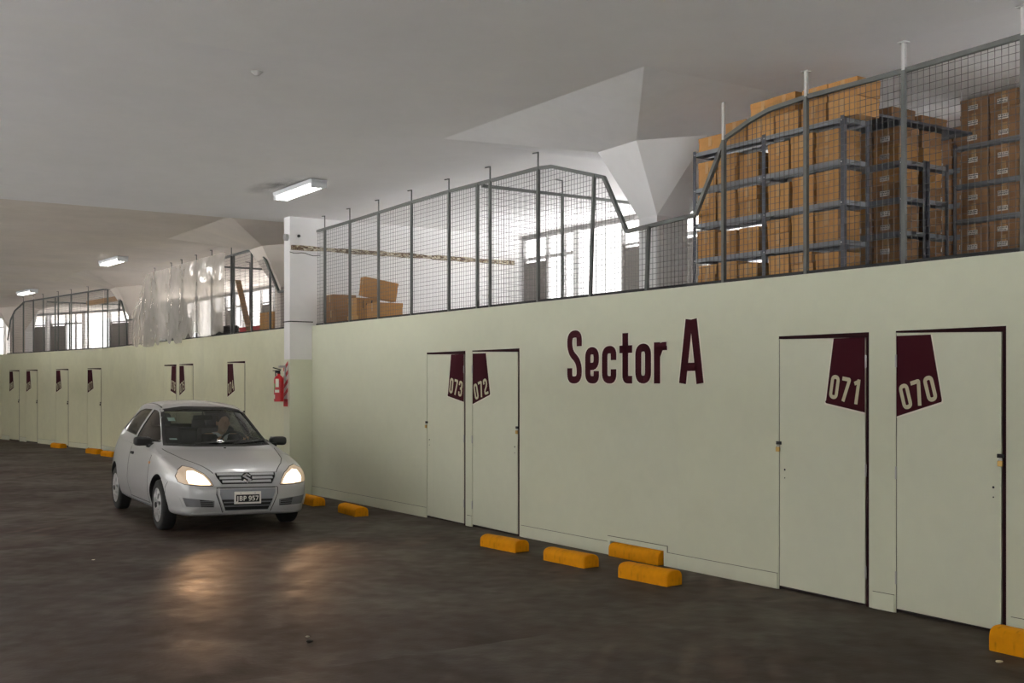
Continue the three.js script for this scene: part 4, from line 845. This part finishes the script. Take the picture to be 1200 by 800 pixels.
  // glass
  part('windscreen', patch(grow(screen, 0.004), 'front', -0.006, 0, 0.05), M.glass);
  part('windscreen_surround', patch([[-0.635, .905], [-0.3, .892], [0.3, .892], [0.635, .905], [0.505, 1.312], [0.26, 1.352], [-0.26, 1.352], [-0.505, 1.312]], 'front', 0.0015, 0.004, 0.05, [screen]), M.black);
  const sticker = (P, m, l) => part('windscreen_sticker', patch(P, 'front', -0.009, 0, 0.05), m, car, l), pale = std({ color: lin(0.45, 0.6, 0.58), roughness: 0.6 });
  sticker([[0.40, 1.185], [0.475, 1.185], [0.475, 1.225], [0.40, 1.225]], pale, 'pale sticker high on the windscreen'); sticker([[0.46, .975], [0.54, .975], [0.54, .992], [0.46, .992]], pale, 'thin pale sticker low on the windscreen');
  for (const [s, view] of [[1, 'right'], [-1, 'left']]) {
    part('door_window', patch(sidePoly[0], view, -0.006, 0, 0.06), M.glassDark); part('quarter_window', patch(sidePoly[1], view, -0.006, 0, 0.06), M.glassDark);
    part('window_seal', patch(band([[-0.575, .945], [-1.49, .965]], 0.018), view, 0.003, 0.006), M.black);
    part('pillar_trim', patch([[-1.495, .975], [-1.56, .978], [-1.548, 1.305], [-1.475, 1.305]], view, 0.003, 0.004), M.paint);
    // panel gaps
    part('door_gap', patch(band([[-0.42, .80], [-0.38, .45], [-0.40, .26]], 0.009), view, 0.0015, 0.003), M.paintSeam); part('door_gap', patch(band([[-1.53, .96], [-1.54, .7], [-1.50, .45], [-1.44, .26]], 0.009), view, 0.0015, 0.003), M.paintSeam); part('door_gap', patch(band([[-0.40, .255], [-1.44, .255]], 0.009), view, 0.0015, 0.003), M.paintSeam);
    part('bumper_gap', patch(band([[0.37, .55], [0.30, .48], [0.315, .42]], 0.008), view, 0.0015, 0.003), M.paintSeam);
    part('side_crease', patch(band([[-0.05, .80], [-0.8, .845], [-1.6, .87], [-2.4, .895]], 0.02), view, 0.006, 0.008, 0.1), M.paint);
    const h = rbx(0.15, 0.035, 0.03, 0.012, 2); h.translate(-1.40, .775, s * 0.787); part('door_handle', h, M.black);
    part('side_indicator', patch([[0.12 - 0.5, .70], [0.06 - 0.5, .70], [0.06 - 0.5, .725], [0.12 - 0.5, .725]], view, 0.006, 0.008), std({ color: lin(0.6, 0.25, 0.05), roughness: 0.3 }));
    part('sill', patch([[-0.33, .20], [-2.1, .20], [-2.1, .235], [-0.33, .235]], view, 0.01, 0.02, 0.2), M.greyPlastic);
    // roof rail channel and hood gap
    part('roof_channel', patch(band([[-1.26, s * 0.478], [-1.6, s * 0.468], [-2.2, s * 0.458], [-2.55, s * 0.44]], 0.016), 'top', 0.0015, 0.003, 0.1), M.black);
    part('hood_gap', patch(band([[0.655, s * 0.355], [0.58, s * 0.40], [0.45, s * 0.475], [0.2, s * 0.565], [-0.2, s * 0.638], [-0.38, s * 0.665]], 0.009), 'top', 0.0015, 0.003, 0.08), M.paintSeam);
    // mirror
    const mg = new THREE.SphereGeometry(0.5, 20, 14), mp = mg.attributes.position; for (let i = 0; i < mp.count; i++) { const x = mp.getX(i), y = mp.getY(i), z = mp.getZ(i), e = (v) => Math.sign(v) * Math.pow(Math.abs(v * 2), 0.62) / 2; mp.setXYZ(i, clamp(e(x), -0.28, 0.5) * 0.14, e(y) * 0.125 * (0.86 + 0.25 * z * s), e(z) * 0.21); } mg.computeVertexNormals(); mg.translate(-0.70, .945, s * 0.815);
    const mirror = part('wing_mirror', mg, M.black); obj('mirror_arm', rbx(0.07, 0.05, 0.13, 0.015, 2).translate(-0.66, .90, s * 0.72), M.black, mirror);
    obj('mirror_glass', rbx(0.006, 0.1, 0.17, 0.002).translate(-0.742, .945, s * 0.815), M.chrome, mirror);
  }
  part('rear_window', patch([[-.5, 1.09], [.5, 1.09], [.42, 1.25], [-.42, 1.25]], 'back', -0.006, 0, 0.08), M.glassDark);
  part('hood_gap', patch([[-0.36, .652], [0.36, .652], [0.36, .658], [-0.36, .658]], 'front', 0.0015, 0.003), M.paintSeam);
  // headlights: lens over a lamp bowl, glowing where the lamp sits
  M.headGlow = std({ color: 0xffffff, emissive: lin(1, 0.82, 0.56), emissiveIntensity: 6, roughness: 0.2 });
  M.headEdge = std({ color: lin(0.62, 0.55, 0.47), roughness: 0.15, emissive: lin(1, 0.62, 0.32), emissiveIntensity: 0.22 });
  const HL = [[0.372, .525], [0.52, .527], [0.66, .545], [0.705, .565], [0.718, .62], [0.69, .685], [0.63, .72], [0.55, .705], [0.45, .645], [0.40, .585]];
  const HG = [[0.40, .535], [0.52, .537], [0.62, .552], [0.638, .60], [0.615, .668], [0.56, .675], [0.475, .632], [0.43, .585]];
  for (const s of [1, -1]) {
    const f = (P) => s > 0 ? P : mir(P), o = part('headlight', patch(f(HL), 'front', 0.006, 0.02, 0.04), M.headEdge);
    obj('headlight_bowl', patch(f(HG), 'front', 0.009, 0.004, 0.04), M.headGlow, o);
    part('headlight_surround', patch(f(band([...HL, HL[0]], 0.012)), 'front', 0.0045, 0.006, 0.05), M.paintSeam);
    const beam = new THREE.SpotLight(new THREE.Color(1, 0.56, 0.28), 4, 0, 0.42, 1); beam.name = 'headlight_beam'; beam.position.set(0.74, 0.61, s * 0.545); beam.target.position.set(4.2, 0.05, s * 0.56); beam.shadow.radius = 3; car.add(beam, beam.target); beam.target.name = 'beam_target';
  }
  // grille with bars, emblem, plate, bumper intake, fog lamp recesses, lower lip
  part('grille', patch([[-0.335, .648], [0.335, .648], [0.325, .61], [0.275, .535], [-0.275, .535], [-0.325, .61]], 'front', 0.004, 0.006, 0.05), M.black);
  for (const [y, w] of [[.634, .315], [.598, .295], [.562, .27]]) part('grille_bar', patch([[-w, y - 0.012], [w, y - 0.012], [w, y + 0.012], [-w, y + 0.012]], 'front', 0.014, 0.014, 0.06), M.paint);
  part('grille_frame', patch(band([[-0.345, .652], [-0.335, .605], [-0.28, .527], [0.28, .527], [0.335, .605], [0.345, .652]], 0.014), 'front', 0.012, 0.012, 0.06), M.paint);
  { // stylised S emblem
    const e = [[0, 1], [-.95, .42], [-.95, .3], [.28, -.38], [-.02, -.55], [-.62, -.2], [-.95, -.4], [0, -1], [.95, -.42], [.95, -.3], [-.28, .38], [.02, .55], [.62, .2], [.95, .4]].map(([a, b]) => [a * 0.05, b * 0.058]);
    const q = prism([...Array(8)].map((_, i) => [Math.cos(i * Math.PI / 4 + Math.PI / 8) * 0.066, Math.sin(i * Math.PI / 4 + Math.PI / 8) * 0.07]), 0.02, 0, 0.003).rotateY(Math.PI / 2).rotateZ(0.35).translate(0.715, .592, 0);
    const back = part('emblem_backing', q, M.black); obj('emblem', prism(e, 0.01, 0.022, 0.002).rotateY(Math.PI / 2).rotateZ(0.35).translate(0.715, .592, 0), M.chrome, back, 'chrome S-shaped badge');
  }
  part('bumper_intake', patch([[-0.305, .485], [0.305, .485], [0.305, .44], [0.235, .252], [-0.235, .252], [-0.305, .44]], 'front', 0.004, 0.006, 0.06), std({ color: lin(0.30, 0.31, 0.34), roughness: 0.45 }));
  part('intake_opening', patch([[-0.285, .375], [0.285, .375], [0.235, .262], [-0.235, .262]], 'front', 0.007, 0.004, 0.06), M.black);
  for (const y of [.345, .305]) part('intake_bar', patch([[-0.262, y - 0.006], [0.262, y - 0.006], [0.262, y + 0.006], [-0.262, y + 0.006]], 'front', 0.014, 0.008, 0.08), M.greyPlastic);
  part('intake_gap', patch(band([[-0.338, .50], [-0.338, .43], [-0.262, .228], [0.262, .228], [0.338, .43], [0.338, .50], [-0.338, .50]], 0.011), 'front', 0.004, 0.004, 0.05), M.paintSeam);
  part('intake_frame', patch(band([[-0.318, .495], [-0.318, .43], [-0.245, .24], [0.245, .24], [0.318, .43], [0.318, .495]], 0.022), 'front', 0.02, 0.025, 0.06), M.paint);
  for (const s of [1, -1]) {
    const f = (P) => s > 0 ? P : mir(P);
    part('fog_lamp_recess', patch(f([[0.36, .295], [0.64, .305], [0.675, .40], [0.52, .385], [0.36, .365]]), 'front', 0.004, 0.006, 0.05), M.greyPlastic);
    part('fog_lamp_grille', patch(f([[0.37, .30], [0.50, .305], [0.515, .378], [0.38, .362]]), 'front', 0.007, 0.004, 0.06), M.black);
    for (const y of [.318, .338, .358]) part('fog_lamp_bar', patch(f([[0.37, y - 0.004], [0.51, y - 0.002], [0.51, y + 0.005], [0.37, y + 0.003]]), 'front', 0.013, 0.007, 0.08), M.greyPlastic);
    part('bumper_blade', patch(f(band([[0.645, .30], [0.68, .41]], 0.02)), 'front', 0.02, 0.02, 0.05), M.paint);
  }
  part('bumper_lip', patch([[-0.60, .218], [0.60, .218], [0.58, .24], [-0.58, .24]], 'front', 0.012, 0.03, 0.08), M.paint);
  { // number plate
    const c = document.createElement('canvas'); c.width = 256; c.height = 112; const k = c.getContext('2d');
    k.fillStyle = '#f4efe8'; k.fillRect(0, 0, 256, 112); k.fillStyle = '#0c0b0b'; k.fillRect(12, 26, 232, 72); k.fillStyle = '#f6f2ea'; k.font = 'bold 66px sans-serif'; k.textAlign = 'center'; k.textBaseline = 'middle'; k.fillText('JBP 957', 128, 63, 218);
    k.fillStyle = '#57504a'; k.font = 'bold 15px sans-serif'; 
    const t = new THREE.CanvasTexture(c); t.colorSpace = THREE.SRGBColorSpace; t.magFilter = THREE.LinearFilter;
    const p = part('number_plate', rbx(0.012, 0.136, 0.30, 0.005, 2).rotateZ(0.08).translate(0.782, .392, 0), std({ color: lin(0.9, 0.88, 0.86), roughness: 0.35 }));
    obj('plate_face', new THREE.PlaneGeometry(0.286, 0.125).rotateY(Math.PI / 2).rotateZ(0.08).translate(0.7895, .392, 0), std({ color: 0xffffff, roughness: 0.35, map: t }), p);
    for (const s of [-1, 1]) obj('plate_bolt', new THREE.CylinderGeometry(0.006, 0.006, 0.006, 10).rotateZ(Math.PI / 2).translate(0.79, .442, s * 0.08), M.steel, p);
  }
  // wipers and washer jet
  for (const [a, b] of [[[0.28, .918], [-0.26, .955]], [[-0.18, .918], [-0.60, .965]]]) part('wiper', patch(band([a, b], 0.012), 'front', 0.014, 0.012, 0.06), M.black);
  part('washer_jet', rbx(0.03, 0.012, 0.025, 0.005, 2).translate(-0.22, .885, -0.02), M.black);
  // wheels
  {
    const tyre = new THREE.LatheGeometry([[0.17, -0.075], [0.20, -0.082], [0.245, -0.083], [0.272, -0.07], [0.281, -0.045], [0.282, 0], [0.281, 0.045], [0.272, 0.07], [0.245, 0.083], [0.20, 0.082], [0.17, 0.075]].map(([r, y]) => new THREE.Vector2(r, y)), 48).rotateX(Math.PI / 2);
    const s = new THREE.Shape(); s.absarc(0, 0, 0.186, 0, Math.PI * 2);
    for (let i = 0; i < 9; i++) { const a = i / 9 * Math.PI * 2, h = new THREE.Path(); h.absellipse(Math.cos(a) * 0.13, Math.sin(a) * 0.13, 0.046, 0.03, 0, Math.PI * 2, false, a); s.holes.push(h); }
    const cap = new THREE.ExtrudeGeometry(s, { depth: 0.012, bevelEnabled: true, bevelSize: 0.006, bevelThickness: 0.006, bevelSegments: 2, curveSegments: 36 }).translate(0, 0, 0.062);
    const p = cap.attributes.position; for (let i = 0; i < p.count; i++) { const r = Math.hypot(p.getX(i), p.getY(i)); p.setZ(i, p.getZ(i) + 0.018 * (1 - (r / 0.19) ** 2)); } cap.computeVertexNormals();
    let proto = null;
    for (const [x, z] of [[0, 0.705], [0, -0.705], [-2.443, 0.695], [-2.443, -0.695]]) {
      if (!proto) { proto = obj('wheel', tyre, M.rubber, car); obj('hubcap', cap, M.hubcap, proto); obj('rim', new THREE.CylinderGeometry(0.176, 0.176, 0.1, 32).rotateX(Math.PI / 2).translate(0, 0, 0.0), M.black, proto); obj('hub_badge', new THREE.CylinderGeometry(0.03, 0.034, 0.012, 20).rotateX(Math.PI / 2).translate(0, 0, 0.096), M.black, proto); }
      else { const c = proto.clone(); c.name = 'wheel_' + String(car.children.filter((q) => q.name.startsWith('wheel')).length).padStart(3, '0'); car.add(c); }
      const w = car.children.at(-1); w.position.set(x, 0.2825, z); w.rotation.set(0, z < 0 ? Math.PI : 0, 0); w.rotation.z = x * 0.3 + 0.2;
    }
  }
  // interior
  const soft = (w, h, d, r) => new RoundedBoxGeometry(w, h, d, 3, r);
  part('dashboard', [soft(0.42, 0.2, 1.22, 0.07).translate(-0.62, .80, 0), soft(0.2, 0.1, 0.36, 0.04).translate(-0.78, .90, -0.35)], M.interior);
  part('steering_wheel', [new THREE.TorusGeometry(0.175, 0.014, 10, 36).rotateY(Math.PI / 2), new THREE.BoxGeometry(0.02, 0.04, 0.33), new THREE.SphereGeometry(0.055, 12, 8)].map((g) => g.rotateZ(0.42).translate(-0.96, .885, -0.35)), M.black);
  for (const s of [1, -1]) {
    part('seat', soft(0.5, 0.16, 0.5, 0.06).translate(-1.45, .50, s * 0.35), M.seat);
    part('backrest', soft(0.14, 0.58, 0.48, 0.06).rotateZ(0.28).translate(-1.78, .80, s * 0.35), M.seat);
    part('headrest', soft(0.1, 0.18, 0.26, 0.045).rotateZ(0.2).translate(-1.90, 1.165, s * 0.35), M.seat);
  }
  for (const s of [1, -1]) part('headrest', soft(0.1, 0.16, 0.26, 0.045).translate(-2.62, 1.10, s * 0.36), M.seat);
  part('parcel_shelf', soft(0.5, 0.03, 1.2, 0.012).translate(-2.66, 1.02, 0), M.interior);
  part('rear_seat', soft(0.16, 0.5, 1.15, 0.06).rotateZ(0.3).translate(-2.52, .80, 0), M.seat);
  part('rear_view_mirror', [soft(0.04, 0.065, 0.24, 0.018).translate(-1.06, 1.215, 0.03), new THREE.CylinderGeometry(0.008, 0.008, 0.08, 8).translate(-1.06, 1.27, 0.03)], M.black);

  // ---------------------------------------------------------------- the driver: one continuous body, dark jacket, white collar
  const place = new THREE.Matrix4().makeRotationY(-CAR.heading).setPosition(...CAR.at).multiply(new THREE.Matrix4().makeRotationX(CAR.roll));
  const person = new THREE.Group(); person.name = numbered('person'); scene.add(person); person.applyMatrix4(place.clone().multiply(new THREE.Matrix4().makeTranslation(-1.5, .52, -0.35)));
  tag(person, 'short-haired man in dark jacket and white shirt driving the silver car', 'person');
  const smin = (a, b, k) => { const h = clamp(0.5 + 0.5 * (b - a) / k, 0, 1); return lerp(b, a, h) - k * h * (1 - h); };
  const bone = (p, a, b, ra, rb) => { const ab = b.clone().sub(a), t = clamp(p.clone().sub(a).dot(ab) / ab.lengthSq(), 0, 1); return p.distanceTo(a.clone().addScaledVector(ab, t)) - lerp(ra, rb, t); };
  const ell = (p, c, r) => { const q = V((p.x - c.x) / r.x, (p.y - c.y) / r.y, (p.z - c.z) / r.z), l = q.length(); return (l - 1) * Math.min(r.x, r.y, r.z); };
  function mesh(f, min, max, cell) {
    const size = Math.max(max.x - min.x, max.y - min.y, max.z - min.z), n = Math.ceil(size / cell) + 4, mc = new MarchingCubes(n, M.skin, false, false, 200000), c = min.clone().add(max).multiplyScalar(0.5), half = n * cell / 2, p = V();
    mc.isolation = 0;
    for (let k = 0; k < n; k++) for (let j = 0; j < n; j++) for (let i = 0; i < n; i++) { p.set((i - n / 2) / (n / 2) * half + c.x, (j - n / 2) / (n / 2) * half + c.y, (k - n / 2) / (n / 2) * half + c.z); mc.field[i + j * n + k * n * n] = -f(p); }
    mc.update();
    let g = new THREE.BufferGeometry(); g.setAttribute('position', new THREE.BufferAttribute(mc.positionArray.slice(0, mc.count * 3), 3)); g.setAttribute('normal', new THREE.BufferAttribute(mc.normalArray.slice(0, mc.count * 3), 3));
    g.scale(half, half, half); g.translate(c.x, c.y, c.z); g.deleteAttribute('normal'); g = mergeVertices(g, 1e-4); g.computeVertexNormals(); return g;
  }
  M.skin = std({ color: lin(0.50, 0.30, 0.21), roughness: 0.6 }); M.jacket = std({ color: lin(0.03, 0.03, 0.034), roughness: 0.85 }); M.shirt = std({ color: lin(0.72, 0.72, 0.74), roughness: 0.8 }); M.hair = std({ color: lin(0.03, 0.02, 0.015), roughness: 0.7 }); M.trousers = std({ color: lin(0.04, 0.045, 0.07), roughness: 0.85 });
  // local frame: x forward, y up, z to the right; the hips at the origin
  const HD = V(0.005, 0.625, 0), hipL = V(0, 0.06, -0.09), hipR = V(0, 0.06, 0.09), J = { pel: V(-0.02, 0.08, 0), chest: V(-0.10, 0.36, 0), neck: V(-0.07, 0.475, 0) };
  const arms = [-1, 1].map((s) => ({ s, sh: V(-0.10, 0.42, s * 0.185), el: V(0.14, 0.27, s * 0.25), wr: V(0.40, 0.42, s * 0.165) }));
  const legs = [-1, 1].map((s) => ({ s, hip: V(0, 0.06, s * 0.09), kn: V(0.42, 0.12, s * 0.13), an: V(0.66, -0.12, s * 0.10), toe: V(0.80, -0.08, s * 0.11) }));
  const headF = (p) => {
    let d = ell(p, V(HD.x - 0.005, HD.y + 0.03, 0), V(0.098, 0.10, 0.078)); d = smin(d, ell(p, V(HD.x + 0.028, HD.y - 0.045, 0), V(0.062, 0.075, 0.058)), 0.03);
    d = smin(d, ell(p, V(HD.x + 0.062, HD.y - 0.098, 0), V(0.022, 0.02, 0.025)), 0.02);
    d = smin(d, bone(p, V(HD.x + 0.085, HD.y + 0.01, 0), V(HD.x + 0.108, HD.y - 0.032, 0), 0.008, 0.014), 0.012);
    d = smin(d, bone(p, V(HD.x + 0.084, HD.y - 0.066, -0.018), V(HD.x + 0.084, HD.y - 0.066, 0.018), 0.006, 0.006), 0.008);
    for (const s of [-1, 1]) { d = -smin(-d, ell(p, V(HD.x + 0.098, HD.y + 0.005, s * 0.031), V(0.014, 0.012, 0.016)), 0.01); d = smin(d, ell(p, V(HD.x + 0.074, HD.y + 0.005, s * 0.031), V(0.0125, 0.0125, 0.0125)), 0.004); d = smin(d, bone(p, V(HD.x + 0.09, HD.y + 0.024, s * 0.018), V(HD.x + 0.08, HD.y + 0.024, s * 0.045), 0.006, 0.005), 0.01); d = smin(d, ell(p, V(HD.x - 0.005, HD.y - 0.01, s * 0.08), V(0.02, 0.032, 0.011)), 0.008); }
    return smin(d, bone(p, J.neck.clone().add(V(-0.005, -0.02, 0)), V(HD.x - 0.02, HD.y - 0.06, 0), 0.056, 0.052), 0.03);
  };
  const hand = ({ s, wr }) => {                            // fingers closed round the wheel rim
    const f = [], rim = wr.clone().add(V(0.075, 0.0, 0)), up = V(0.42, 0.9, 0).normalize(); f.push([wr, wr.clone().add(V(0.05, 0.008, 0)), 0.025, 0.026]);
    [-0.027, -0.009, 0.009, 0.026].forEach((o, i) => { const L = [0.9, 1.05, 1, 0.82][i], a = wr.clone().add(V(0.055, 0.012, 0)).addScaledVector(up, o), b = rim.clone().addScaledVector(up, o).add(V(0.022 * L, 0.012, s * 0.014)), c = rim.clone().addScaledVector(up, o).add(V(0.026 * L, 0.0, -s * 0.026 * L)), e = rim.clone().addScaledVector(up, o).add(V(0.002, 0.0, -s * 0.036 * L)); f.push([a, b, 0.0095, 0.009], [b, c, 0.009, 0.0085], [c, e, 0.0085, 0.008]); });
    f.push([wr.clone().add(V(0.02, 0.02, -s * 0.012)), wr.clone().add(V(0.058, 0.045, -s * 0.022)), 0.011, 0.0095], [wr.clone().add(V(0.058, 0.045, -s * 0.022)), wr.clone().add(V(0.09, 0.055, -s * 0.012)), 0.0095, 0.008]);
    return f;
  };
  const hands = arms.map(hand), handF = (k) => (p) => { let d = bone(p, arms[k].wr.clone().lerp(arms[k].el, 0.15), arms[k].wr, 0.026, 0.023); hands[k].forEach((b, i) => { d = smin(d, bone(p, ...b), i < 1 ? 0.015 : 0.006); }); return d; };
  const bodyF = (p) => {
    let d = ell(p, J.pel, V(0.125, 0.13, 0.165)); d = smin(d, ell(p, V(-0.06, 0.24, 0), V(0.105, 0.15, 0.145)), 0.06); d = smin(d, ell(p, J.chest, V(0.11, 0.13, 0.165)), 0.06);
    for (const a of arms) { d = smin(d, bone(p, V(-0.09, 0.44, a.s * 0.06), a.sh, 0.055, 0.058), 0.04); d = smin(d, bone(p, a.sh, a.el, 0.054, 0.042), 0.03); d = smin(d, bone(p, a.el, a.wr, 0.040, 0.027), 0.02); }
    for (const l of legs) { d = smin(d, bone(p, l.hip, l.kn, 0.085, 0.06), 0.04); d = smin(d, bone(p, l.kn, l.an, 0.056, 0.04), 0.02); d = smin(d, bone(p, l.an, l.toe, 0.042, 0.034), 0.02); }
    return smin(d, bone(p, V(-0.09, 0.42, 0), J.neck, 0.06, 0.052), 0.03);
  };
  const skinParts = [mesh(headF, V(HD.x - 0.13, HD.y - 0.19, -0.12), V(HD.x + 0.14, HD.y + 0.15, 0.12), 0.005), mesh(bodyF, V(-0.24, -0.2, -0.34), V(0.88, 0.52, 0.34), 0.016), ...[0, 1].map((k) => mesh(handF(k), arms[k].wr.clone().add(V(-0.07, -0.1, -0.1)), arms[k].wr.clone().add(V(0.14, 0.1, 0.1)), 0.004))];
  const figure = obj('body', mergeGeometries(skinParts), M.skin, person);
  obj('hair', mesh((p) => { const d = ell(p, V(HD.x - 0.016, HD.y + 0.042, 0), V(0.104, 0.102, 0.086)); return Math.max(d, -ell(p, V(HD.x + 0.10, HD.y - 0.03, 0), V(0.075, 0.115, 0.085)), HD.y - 0.05 - p.y); }, V(HD.x - 0.14, HD.y - 0.08, -0.12), V(HD.x + 0.12, HD.y + 0.16, 0.12), 0.006), M.hair, person);
  obj('jacket', mesh((p) => { let d = bodyF(p) - 0.013; d = Math.max(d, p.y - 0.475, 0.03 - p.y - 0.0); d = Math.max(d, (p.x > 0.1 && Math.abs(p.z) < 0.13 && p.y < 0.2 ? 1 : -1) * 0.02); const v = (0.475 - p.y) * 0.36; return Math.max(d, p.x > -0.08 && p.y > 0.24 ? (0.075 - (0.475 - p.y) * 0.33) - Math.abs(p.z) : -1, -(arms.reduce((q, a) => Math.min(q, p.distanceTo(a.wr)), 9) - 0.03), v * 0 - 1); }, V(-0.26, 0.0, -0.36), V(0.46, 0.52, 0.36), 0.014), M.jacket, person);
  obj('shirt', mesh((p) => Math.max(bodyF(p) - 0.007, 0.15 - p.y, p.y - 0.495, Math.abs(p.z) - 0.11, -0.14 - p.x), V(-0.2, 0.1, -0.16), V(0.14, 0.53, 0.16), 0.01), M.shirt, person);
  obj('trousers', mesh((p) => Math.max(bodyF(p) - 0.01, p.y - 0.10 - p.x * 0.3, -0.12 - p.y), V(-0.24, -0.22, -0.34), V(0.82, 0.3, 0.34), 0.018), M.trousers, person);
  void figure;
}

scene.traverse((o) => { if (o.isLight) { o.castShadow = true; } });
renderer.render(scene, camera);
